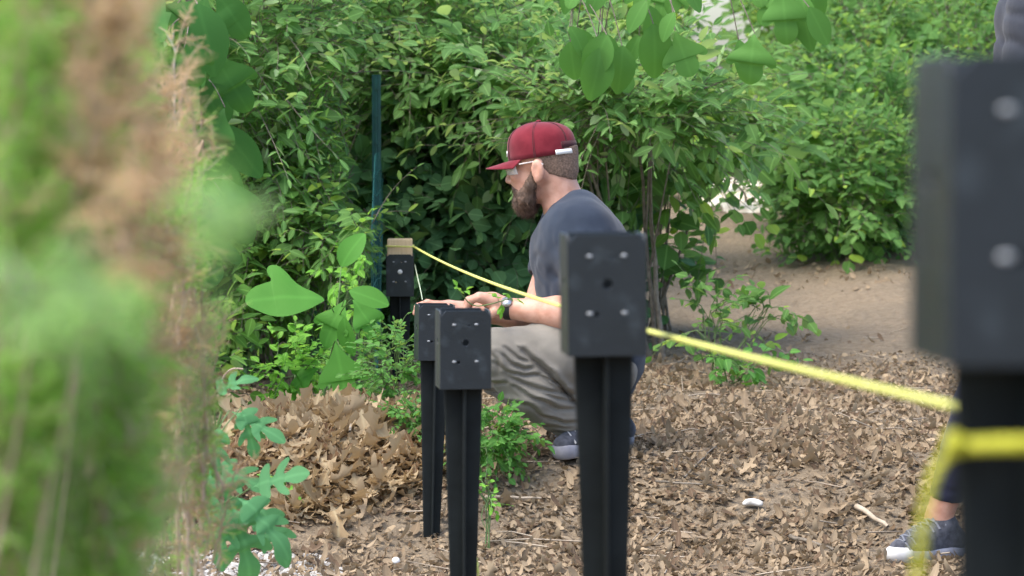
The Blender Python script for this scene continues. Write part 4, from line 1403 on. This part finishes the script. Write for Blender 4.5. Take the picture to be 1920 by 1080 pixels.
    def folds(p):
        px = 960 + 650 * p[:, 0]; py = 220 + 650 * (CZ - p[:, 2])
        w = vnoise(px * .018, py * .018, p[:, 1] * 9) * 2.2
        r1 = np.sin((px * .8 + py * .45) * .055 + w * 2 + p[:, 1] * 14)
        r2 = np.sin((px - py * .5) * .08 + w * 2.4 + 1.3 - p[:, 1] * 8)
        amp = np.clip((py - 410) / 200, .15, 1)
        return (np.maximum(0, r1) ** 2 * .007 + np.maximum(0, r2) ** 3 * .005) * amp + vnoise(px * .05, py * .05, p[:, 1] * 25) * .0022
    S.warp(folds)
    S.build('t_shirt', M_shirt, th, 2)

    # trousers
    CREASE = [([(978, 645), (1003, 665), (1040, 700), (1068, 738), (1090, 760)], .02, 4.5),
              ([(932, 648), (958, 668), (985, 680), (1002, 676)], .009, 3.5), ([(945, 640), (975, 662), (998, 668)], .008, 3),
              ([(925, 665), (950, 682), (985, 692), (1015, 690)], .008, 3.2), ([(880, 702), (915, 708), (952, 704)], .012, 3.5),
              ([(950, 688), (985, 708), (1030, 722), (1095, 730)], .010, 3.5), ([(965, 712), (1000, 735), (1045, 755), (1095, 760)], .011, 3.8),
              ([(985, 745), (1020, 770), (1055, 782), (1100, 784)], .010, 3.5), ([(1015, 700), (1040, 716), (1075, 722)], .007, 3),
              ([(1010, 722), (1040, 738), (1080, 744)], .007, 3), ([(1035, 800), (1065, 806), (1100, 800)], .008, 3.5),
              ([(900, 735), (935, 742), (985, 745)], .010, 3.5), ([(1000, 690), (1025, 700), (1050, 706)], .006, 2.6),
              ([(1000, 790), (1040, 792), (1075, 796)], .006, 3), ([(910, 640), (930, 660), (940, 685)], .006, 4)]
    T = Sdf(M(850, 590, -.36), M(1230, 850, .32), .0038)
    T.ell(M(1128, 680, 0), (.1, .165, .1), .03)
    T.cone(hip, M(1040, 660, -.15), .1, .098, .02).cone(M(1040, 660, -.15), kn, .098, .072, .03)
    T.cone(kn, M(1000, 722, -.17), .07, .076, .02).cone(M(1000, 722, -.17), an + M(0, 0, 0) * 0, .08, .06, .02)
    T.cone(an, M(1102, 816, -.08), .062, .062, .01)
    T.cone(hf, kf, .1, .066, .03).cone(kf, M(1000, 752, .14), .066, .064, .02).cone(M(1000, 752, .14), M(1095, 808, .14), .064, .056, .02)
    for q, dz in ((M(1114, 852, -.07), 0), (M(1110, 852, .14), 0)):
        T.ell(q, (.07, .07, .045), .003, None, 's')

    def creases(p):
        px = 960 + 650 * p[:, 0]; py = 220 + 650 * (CZ - p[:, 2])
        px = px + vnoise(px * .05, py * .05, p[:, 1] * 9) * 3.5; py = py + vnoise(px * .05 + 9, py * .05, p[:, 1] * 9) * 3.5
        c = np.zeros(len(p))
        for pl, amp, w in CREASE:
            best = np.full(len(p), 1e9); sg = np.zeros(len(p)); tt = np.zeros(len(p))
            n = len(pl) - 1
            for i in range(n):
                ax_, ay = pl[i]; bx, by = pl[i + 1]
                dx, dy = bx - ax_, by - ay; l2 = dx * dx + dy * dy
                t = np.clip(((px - ax_) * dx + (py - ay) * dy) / l2, 0, 1)
                ex, ey = px - ax_ - t * dx, py - ay - t * dy
                d = np.hypot(ex, ey); k = d < best
                best = np.where(k, d, best); sg = np.where(k, np.sign(dx * ey - dy * ex), sg); tt = np.where(k, (i + t) / n, tt)
            fade = np.sin(np.pi * np.clip(tt * .9 + .07, 0, 1)) ** .6
            c += amp * fade * (np.exp(-(best / w) ** 2) - .6 * np.exp(-((best * sg + 2.1 * w) / (1.3 * w)) ** 2))
        return c + vnoise(px * .06, py * .06, p[:, 1] * 30) * .0018
    T.warp(creases)
    T.build('trousers', M_pants, th, 1)

    # beard
    Bd = Sdf(HC - .2, HC + .2, .0034)
    for sg in (1, -1):
        Bd.chain([H(.008, .067 * sg, -.018), H(.02, .062 * sg, -.05), H(.045, .046 * sg, -.085), H(.062, .015 * sg, -.105)], [.009, .017, .026, .03], .01)
        Bd.cone(H(.088, .006 * sg, -.048), H(.07, .034 * sg, -.068), .0075, .012, .006)
    Bd.cone(H(.062, 0, -.088), H(.056, 0, -.116), .034, .024, .015)
    Bd.ell(H(.096, 0, -.061), (.012, .018, .0045), .003, R, 's')

    def fuzz(p):
        return vnoise(p[:, 0] * 90, p[:, 1] * 90, p[:, 2] * 40) * .0035 + vnoise(p[:, 0] * 220, p[:, 1] * 220, p[:, 2] * 90) * .002
    Bd.warp(fuzz)
    bo = Bd.build('beard', M_beard, th, 1)
    co = np.array([q.co[:] for q in bo.data.vertices])
    no = np.array([q.normal[:] for q in bo.data.vertices])
    k = rng.integers(0, len(co), 2600)
    st = unit(no[k] * .55 + np.array([0, 0, -1.0]) * .8 + rng.normal(0, .25, (len(k), 3)))
    tb = Tubes()
    tt = np.linspace(0, 1, 3)[None, :, None]
    tb.addmany(co[k][:, None] - no[k][:, None] * .002 + st[:, None] * tt * rng.uniform(.006, .014, (len(k), 1, 1)), [.0006, .0005, .00015])
    tb.build('beard_hair', M_beard, bo)

    # cropped hair on the back and sides
    Hs = Sdf(HC - .16, HC + .16, .0032)
    Hs.ell(H(-.013, 0, .035), (.0985, .0782, .095), .004, R)
    Hs.cone(H(-.05, 0, -.02), H(-.046, 0, -.04), .055, .052, .02)
    Hs.ell(H(.085, 0, 0), (.104, .2, .3), .004, R, 's')     # keeps the face clear
    Hs.ell(H(.03, 0, -.185), (.19, .2, .175), .006, R, 's')    # hairline on the nape
    for sg in (1, -1):
        Hs.ell(H(.0, .083 * sg, -.012), (.026, .02, .042), .004, R, 's')
    Hs.ell(H(0, 0, .235), (.3, .3, .2), .004, R, 's')
    Hs.warp(lambda p: vnoise(p[:, 0] * 160, p[:, 1] * 160, p[:, 2] * 160) * .001)
    Hs.build('hair', M_hair, th, 1)

    # cap
    bm = bmesh.new()
    na, nr = 48, 14
    rings = []
    for j in range(nr + 1):
        t_ = j / nr
        h = .103 * math.sin(t_ * math.pi / 2) ** .86
        ra = (1 - (math.sin(t_ * math.pi / 2)) ** 3.2) ** .46 if t_ < 1 else 0
        ring = []
        for i in range(na):
            a = 2 * math.pi * i / na
            fx = math.cos(a)
            seam = 1 - .012 * math.exp(-(((a / (math.pi / 3)) % 1 - .5) * 0 + min((a + math.pi / 6) % (math.pi / 3), math.pi / 3 - (a + math.pi / 6) % (math.pi / 3))) ** 2 / .0016)
            q = H(-.006 + (.101 + .004 * (fx > 0) * t_) * fx * ra * seam, .085 * math.sin(a) * ra * seam, .024 + h * (1 + .06 * fx) - .004 * fx)
            ring.append(bm.verts.new(q))
        rings.append(ring)
    for a, b in zip(rings[:-1], rings[1:]):
        for i in range(na):
            bm.faces.new((a[i], a[(i + 1) % na], b[(i + 1) % na], b[i]))
    cap = bm_obj('cap', bm, M_cap, th, True)
    sol = cap.modifiers.new('thick', 'SOLIDIFY'); sol.thickness = .0022; sol.offset = -1
    bm = bmesh.new()
    top = []; bot = []
    nx, ny = 18, 8
    for i in range(nx + 1):
        a = -1.12 + 2.24 * i / nx
        e0 = (-.006 + .1 * math.cos(a), .084 * math.sin(a))
        ext = .072 * max(0, math.cos(a * 1.28)) ** .5
        r1, r2 = [], []
        for j in range(ny + 1):
            t_ = j / ny
            f_ = e0[0] + ext * t_; s_ = e0[1] * (1 + .06 * t_)
            u_ = .0235 - .012 * t_ - 1.6 * s_ * s_ * t_
            r1.append(bm.verts.new(H(f_, s_, u_ + .0015))); r2.append(bm.verts.new(H(f_, s_, u_ - .0015)))
        top.append(r1); bot.append(r2)
    for i in range(nx):
        for j in range(ny):
            bm.faces.new((top[i][j], top[i + 1][j], top[i + 1][j + 1], top[i][j + 1]))
            bm.faces.new((bot[i][j], bot[i][j + 1], bot[i + 1][j + 1], bot[i + 1][j]))
        bm.faces.new((top[i][ny], top[i + 1][ny], bot[i + 1][ny], bot[i][ny]))
    bm_obj('brim', bm, M_cap, cap, True)
    tb = Tubes()
    for i in range(6):
        a = math.pi / 6 + i * math.pi / 3
        for da in (-.02, .02):
            pts = []
            for j in range(0, 15):
                t_ = j / 14 * .985
                h = .103 * math.sin(t_ * math.pi / 2) ** .86; ra = (1 - (math.sin(t_ * math.pi / 2)) ** 3.2) ** .46; fx = math.cos(a)
                aa = a + da / max(.3, ra)
                pts.append(H(-.006 + (.1015 + .004 * (fx > 0) * t_) * math.cos(aa) * ra * .994, .0853 * math.sin(aa) * ra * .994, .024 + h * (1 + .06 * fx) - .004 * fx + .0002))
            tb.add(pts, .0007, 4)
    tb.build('stitching', M_capdark, cap)
    bm = bmesh.new(); bmesh.ops.create_uvsphere(bm, u_segments=12, v_segments=6, radius=.008)
    bmesh.ops.scale(bm, verts=bm.verts, vec=(1, 1, .5)); bmesh.ops.translate(bm, verts=bm.verts, vec=H(-.006, 0, .129))
    bm_obj('button', bm, M_cap, cap, True)

    def band(name, a0, a1, u0_, u1_, m, off=.0022, n=14):
        bm = bmesh.new(); r = []
        for i in range(n + 1):
            a = a0 + (a1 - a0) * i / n
            q = []
            for uu, sc in ((u0_, 1), (u1_, .995)):
                for o in (off, off - .0018):
                    q.append(bm.verts.new(H(-.006 + (.101 + o) * math.cos(a) * sc, (.085 + o) * math.sin(a) * sc, uu)))
            r.append(q)
        for p, q in zip(r[:-1], r[1:]):
            bm.faces.new((p[0], q[0], q[2], p[2])); bm.faces.new((p[1], p[3], q[3], q[1]))
            bm.faces.new((p[0], p[1], q[1], q[0])); bm.faces.new((p[2], q[2], q[3], p[3]))
        bm.faces.new((r[0][0], r[0][2], r[0][3], r[0][1])); bm.faces.new((r[-1][0], r[-1][1], r[-1][3], r[-1][2]))
        return bm_obj(name, bm, m, cap, True)
    band('back_strap', math.radians(125), math.radians(160), .025, .039, M_white, .003)
    band('back_opening', math.radians(138), math.radians(222), .043, .062, M_capdark, .0015)
    # small white emblem on the front
    for (a, uu, w_, hh) in ((.1, .04, .006, .012), (.24, .037, .005, .006), (.36, .041, .008, .013)):
        band('emblem', a, a + w_ / .09, uu, uu + hh, M_white, .0035, 3)

    # safety glasses
    m_l, nt, b = mat('clear_lens')
    b.inputs['Base Color'].default_value = (.9, .93, .92, 1); b.inputs['Roughness'].default_value = .08
    b.inputs['Alpha'].default_value = .38; b.inputs['Specular IOR Level'].default_value = .8
    M_frame = simple('clear_frame', (.55, .5, .48), (.65, .6, .58), 20, .25)
    bm = bmesh.new(); r = []
    for i in range(13):
        a = -1.2 + 2.4 * i / 12
        f_ = .106 * math.cos(a * .85) + .0; s_ = .074 * math.sin(a) / math.sin(1.2)
        dip = .004 * math.exp(-(a / .25) ** 2)
        r.append([bm.verts.new(H(f_, s_, .017)), bm.verts.new(H(f_ + .002, s_, .0)), bm.verts.new(H(f_ - .002, s_, -.017 + dip * 3))])
    for p, q in zip(r[:-1], r[1:]):
        for j in range(2):
            bm.faces.new((p[j], q[j], q[j + 1], p[j + 1]))
    gl = bm_obj('glasses', bm, m_l, th, True)
    so = gl.modifiers.new('t', 'SOLIDIFY'); so.thickness = .0018
    for sg in (1, -1):
        tb = Tubes()
        tb.add(smoothpath([H(.045, .076 * sg, .011), H(.01, .079 * sg, .013), H(-.012, .082 * sg, .014), H(-.026, .08 * sg, .002)]), .0022, 6)
        tb.build('temple', M_frame, gl)
        bm = bmesh.new(); bmesh.ops.create_uvsphere(bm, u_segments=14, v_segments=10, radius=.0115)
        bmesh.ops.translate(bm, verts=bm.verts, vec=H(.072, .032 * sg, -.001))
        eye = bm_obj('eye', bm, simple('eye_white', (.7, .66, .62), (.78, .75, .7), 20, .3), th, True)
        bm = bmesh.new(); bmesh.ops.create_uvsphere(bm, u_segments=12, v_segments=8, radius=.0055)
        bmesh.ops.translate(bm, verts=bm.verts, vec=H(.0795, .032 * sg, -.002))
        bm_obj('iris', bm, M_black, eye, True)

    # watch
    ax = unit(wr - M(1045, 580, -.18)); wc = wr - ax * .008
    e1 = unit(np.cross(ax, [0, 0, 1.0])); e2 = np.cross(e1, ax)
    tb = Tubes()
    for o in np.linspace(-.008, .008, 5):
        ang = np.linspace(0, 2 * math.pi, 25)
        tb.add(wc + ax * o + .0305 * (np.cos(ang)[:, None] * e1 + np.sin(ang)[:, None] * e2 * 1.0), .0028, 5)
    w_ = tb.build('watch', M_black, th)
    bm = bmesh.new(); bmesh.ops.create_cone(bm, segments=20, radius1=.017, radius2=.016, depth=.009, cap_ends=True)
    nrm = unit(np.array([-.1, -.8, .6])); nrm = unit(nrm - ax * (nrm @ ax))
    bmesh.ops.transform(bm, verts=bm.verts, matrix=Matrix.Translation(V(wc + nrm * .0335)) @ V(nrm).to_track_quat('Z', 'Y').to_matrix().to_4x4())
    bm_obj('watch_case', bm, simple('steel_case', (.35, .36, .37), (.5, .5, .5), 30, .25, metal=.8), w_, True)

    g1 = M(1122, 862, -.05); g1[2] = float(gz(g1[0] - .05, g1[1] - .06)) + .004
    g2 = M(1150, 858, .14); g2[2] = float(gz(g2[0], g2[1])) + .004
    shoe(th, g1, np.array([-.62, -.78, 0]), .285)
    shoe(th, g2, np.array([-.8, .6, 0]), .285)
    return th


def shoe(th, ankle_ground, d, L, lacem=None, side=True):
    """ankle_ground: ground point under the ankle; d: toe direction"""
    d = unit(d); s = np.array([-d[1], d[0], 0]); u = np.array([0, 0, 1.0])
    R = np.stack([d, s, u], 1)
    g = ankle_ground.copy()

    def Q(a, b, c): return g + R @ np.array([a, b, c], float)
    heel = -L * .27; toe = L * .73
    U = Sdf(g - [.3, .3, .05], g + [.3, .3, .2], .0042)
    U.cone(Q(heel + .035, 0, .045), Q(toe - .1, 0, .045), .033, .038, .02)
    U.cone(Q(toe - .1, 0, .045), Q(toe - .04, 0, .035), .038, .03, .02)
    U.cone(Q(heel + .04, 0, .05), Q(.0, 0, .09), .034, .036, .02)
    U.cone(Q(.0, 0, .088), Q(toe - .11, 0, .055), .034, .034, .02)
    U.ell(Q(.0, 0, .15), (.036, .036, .045), .006, None, 's')
    U.ell(Q(0.05, 0, -.175), (.4, .4, .2), .002, None, 's')
    up_ = U.build('shoe', M_shoe, th, 2)
    S = Sdf(g - [.3, .3, .05], g + [.3, .3, .2], .0042)
    S.cone(Q(heel + .04, 0, .02), Q(toe - .1, 0, .02), .036, .042, .01)
    S.cone(Q(toe - .1, 0, .02), Q(toe - .045, 0, .022), .042, .037, .01)
    S.ell(Q(0.05, 0, -.2), (.6, .6, .2), .003, None, 's')
    S.ell(Q(0.05, 0, .234), (.6, .6, .2), .003, None, 's')
    S.build('sole', M_sole, up_, 1)
    tb = Tubes()
    for i in range(8):
        a = .005 + i * .0215
        z = .1245 - .34 * min(a, .098) - .5 * max(0, a - .098)
        arc = [Q(a - .004, -.033, z - .022), Q(a, -.02, z - .004), Q(a + .006, 0, z + .002), Q(a, .02, z - .004), Q(a - .004, .033, z - .022)]
        tb.add(smoothpath(arc), .0036, 5)
        if i < 7:
            tb.add(smoothpath([Q(a, -.022, z - .004), Q(a + .014, 0, z + .0), Q(a + .024, .02, z - .012)]), .003, 5)
    for sy in ((-1, 1) if side else ()):
        for a0, a1 in ((.02, .0), (.05, .03), (.08, .055)):
            tb.add(smoothpath([Q(a0, sy * .036, .074), Q(a1 + .005, sy * .043, .052), Q(a1, sy * .042, .034)]), .0038, 5)
    tb.build('lace', lacem or M_shoew, up_)


build_man()


def build_stander():
    D = 8.45

    def Z(px, py, dd=0.0):
        return P(px, py, D) + np.array([0, dd, 0])
    k = D / F
    gt = Z(1775, 1040); gt[2] = float(gz(gt[0], gt[1]))
    th = thing('person', 'second person in dark clothes and navy sneakers mostly hidden behind the nearest spike', 'person', gt)
    hip = Z(1935, 480, -.06); kn = Z(1822, 760, -.1); an = Z(1758, 968, -.02)
    hf = Z(1975, 480, .12); kf = Z(1985, 760, .12); af = Z(2010, 985, .25)
    B = Sdf(Z(1660, -240, -.4), Z(2230, 1070, .5), .0075)
    hd = Z(1960, -150)
    B.ell(hd, (.1, .078, .115), .02); B.ell(hd + [-.05, 0, -.06], (.055, .055, .06), .02); B.cone(hd + [-.098, 0, -.01], hd + [-.115, 0, -.035], .01, .012, .01)
    B.ell(hd + [0, -.08, -.01], (.015, .01, .03), .006); B.ell(hd + [0, .08, -.01], (.015, .01, .03), .006)
    B.ell(hd + [.03, 0, .03], (.1, .082, .1), .01)
    B.cone(hd + [.02, 0, -.08], Z(1975, 0), .055, .06, .02)
    B.cone(Z(1975, 40), Z(1965, 440), .12, .12, .03)
    sh = Z(1985, 30, -.18); el = Z(2050, 200, -.22); wr = Z(1960, 330, -.26)
    B.cone(sh, el, .05, .042).cone(el, wr, .042, .027)
    B.cone(wr, wr + [-.07, 0, .0], .027, .022)
    for j, dz in enumerate((.03, .01, -.01, -.03)):
        B.chain([wr + [-.07, 0, dz], wr + [-.12, .01, dz], wr + [-.135, .035, dz], wr + [-.12, .05, dz]], [.011, .01, .009, .008], .004)
    B.chain([wr + [-.04, -.01, .02], wr + [-.08, .01, .045], wr + [-.11, .03, .045]], [.014, .011, .009], .004)
    sf = Z(1975, 30, .18); ef = Z(2010, 200, .24); wf = Z(1960, 345, .1)
    B.cone(sf, ef, .05, .042).cone(ef, wf, .042, .027).cone(wf, wf + [-.09, -.02, 0], .026, .02)
    for a, b, c in ((hip, kn, an), (hf, kf, af)):
        B.cone(a, b, .085, .056, .03).cone(b, c, .056, .036, .03)
    B.cone(an, Z(1765, 1010, -.02), .036, .034); B.cone(af, af + [0, 0, -.06], .036, .034)
    B.build('body', M_skin, th, 3)
    dark = cloth('charcoal_jacket', (.028, .032, .045), (.042, .048, .062), 10)
    navy = cloth('navy_leggings', (.012, .014, .03), (.02, .023, .045), 12)
    J = Sdf(Z(1790, -60, -.45), Z(2230, 560, .5), .009)
    J.cone(Z(1972, 40, -.08), Z(1965, 470, -.05), .14, .14, .04); J.cone(Z(1972, 40, .08), Z(1965, 470, .05), .14, .14, .04)
    J.cone(sh, el, .075, .062, .03).cone(el, el + (wr - el) * .8, .062, .045, .02)
    J.cone(sf, ef, .075, .062, .03).cone(ef, ef + (wf - ef) * .8, .062, .045, .02)
    J.ell(hd + [.02, 0, -.1], (.075, .075, .09), .008, None, 's')
    J.warp(lambda p: np.maximum(0, np.sin(p[:, 2] * 42 + p[:, 0] * 25 + vnoise(p[:, 0] * 8, p[:, 1] * 8, p[:, 2] * 8) * 4)) ** 2 * .01)
    J.build('jacket', dark, th, 2)
    L_ = Sdf(Z(1690, 420, -.3), Z(2160, 1030, .5), .006)
    L_.cone(Z(1960, 480, -.05), Z(1960, 480, .09), .13, .13, .03)
    for a, b, c in ((hip, kn, an), (hf, kf, af)):
        q = b + (c - b) * .76
        L_.cone(a, b, .095, .064, .03).cone(b, b + (c - b) * .35, .064, .058, .02).cone(b + (c - b) * .35, q, .058, .047, .01)
        L_.ell(q + unit(c - b) * .065, (.07, .07, .05), .003, None, 's')
    L_.warp(lambda p: np.maximum(0, np.sin(p[:, 2] * 60 + vnoise(p[:, 0] * 12, p[:, 1] * 12, p[:, 2] * 12) * 4)) ** 2 * .003)
    L_.build('leggings', navy, th, 2)
    bm = bmesh.new()
    hair = Sdf(hd - .16, hd + .17, .006)
    hair.ell(hd + [.03, 0, .035], (.108, .09, .1), .01); hair.ell(hd + [-.12, 0, -.06], (.09, .12, .12), .01, None, 's')
    bm.free(); hair.build('hair', M_hair, th, 2)
    g1 = Z(1766, 1042, -.02); g1[2] = Z(1766, 1046)[2]
    M_gl = simple('grey_lace', (.1, .11, .14), (.16, .17, .2), 30, .8)
    shoe(th, g1, np.array([-.8, -.6, 0]), .27, M_gl, False)
    toe = Sdf(g1 - .3, g1 + .3, .004); tc_ = g1 + unit(np.array([-.8, -.6, 0])) * .158
    toe.ell(tc_ + [0, 0, .026], (.04, .04, .028), .01); toe.build('toe_cap', M_shoew, th, 1)
    g2 = af.copy(); g2[2] = float(gz(af[0], af[1])); shoe(th, g2, np.array([-.9, -.3, 0]), .27, M_gl, False)


build_stander()

# ------------------------------------------------------------ small things lying about
def stick(name, label, a, b, r, m=M_bark, cat='twig', up=.02, group='twigs lying in the litter'):
    a = np.array(a); b = np.array(b)
    a[2] = float(gz(a[0], a[1])) + up; b[2] = float(gz(b[0], b[1])) + up
    tt = np.linspace(0, 1, 9)[:, None]
    n = np.zeros((9, 3)); n[:, 0] = np.cumsum(rng.normal(0, .0012, 9)); n[:, 1] = np.cumsum(rng.normal(0, .002, 9)); n[:, 2] = rng.normal(0, .001, 9)
    v, f = tube(a + (b - a) * tt + n, np.linspace(r, r * .6, 9), 7)
    me = [q for q in f if q[2] != q[3]]
    tb = Tubes(); tb.add(a + (b - a) * tt + n, np.linspace(r, r * .6, 9), 7)
    tag(tb.build(name, m), label, cat, group)


def G(px, py):
    """ground point seen at a pixel"""
    d = 7.5
    while d < 30:
        p = P(px, py, d)
        if p[2] <= float(gz(p[0], p[1])):
            return p
        d += .02
    return p


M_pale = simple('pale_dead_wood', (.33, .27, .2), (.46, .39, .3), 40, .85)
stick('stick', 'pale short stick lying in the litter left of the navy sneakers', G(1605, 968), G(1665, 1003), .0085, M_pale, 'stick')
stick('stick', 'thin branched twig slanting over the litter right of the large spike', G(1285, 915), G(1345, 850), .0035, cat='twig')
stick('stick', 'thin grey twig lying almost level right of the foot of the large spike', G(1230, 918), G(1360, 930), .0035, cat='twig')
stick('stick', 'pale root lying behind the two near spikes on the soil', G(910, 945), G(1015, 950), .005, M_pale, 'root')
stick('stick', 'pale bowed stalk lying on the oak leaf heap', G(655, 870), G(668, 800), .004, M_pale, 'stalk', up=.09)
stick('stick', 'grey stick half buried at the bottom middle of the litter', G(1480, 1020), G(1560, 1045), .006, M_bark, 'stick')
stick('stick', 'dark twig standing out of the oak leaf heap by the spike', G(735, 845), G(790, 815), .003, M_bark, 'twig', up=.08)
def lump(name, label, cat, px, py, s, m, up=.02):
    g = G(px, py)
    L = Sdf(g - .07, g + .07, .004)
    L.ell(g + [0, 0, up], s, .01); L.warp(lambda p: vnoise(p[:, 0] * 60, p[:, 1] * 60, p[:, 2] * 60) * .004)
    tag(L.build(name, m, None, 2), label, cat)
lump('paper_scrap', 'white crumpled scrap lying on the litter well right of the large spike', 'scrap', 1412, 955, (.03, .016, .011), simple('soiled_white', (.42, .4, .36), (.66, .65, .62), 40, .8), .018)
lump('paper_scrap', 'small white scrap at the very bottom left of the foremost row', 'scrap', 742, 1066, (.012, .012, .01), M_white)
# curled dry reed in the juniper
tb = Tubes(); tb.add(smoothpath([P(243, 845, 3.0), P(250, 800, 3.0), P(268, 782, 3.0), P(290, 778, 3.0), P(318, 784, 3.0)], 3), .0035, 6)
tag(tb.build('dry_stalk', simple('tan_stalk', (.5, .33, .15), (.62, .42, .2), 30)), 'curled tan stalk caught in the low juniper', 'stalk')
tb = Tubes(); tb.add(smoothpath([P(412, 730, 8.9), P(418, 705, 8.9), P(435, 690, 8.9), P(456, 692, 8.9)], 3), .003, 6)
tag(tb.build('dry_stalk', M_pale), 'pale bent stalk arching over the top left of the oak leaf heap', 'stalk')

SC.cycles.use_denoising = True
SC.cycles.max_bounces = 8
SC.cycles.diffuse_bounces = 4
SC.cycles.transparent_max_bounces = 8
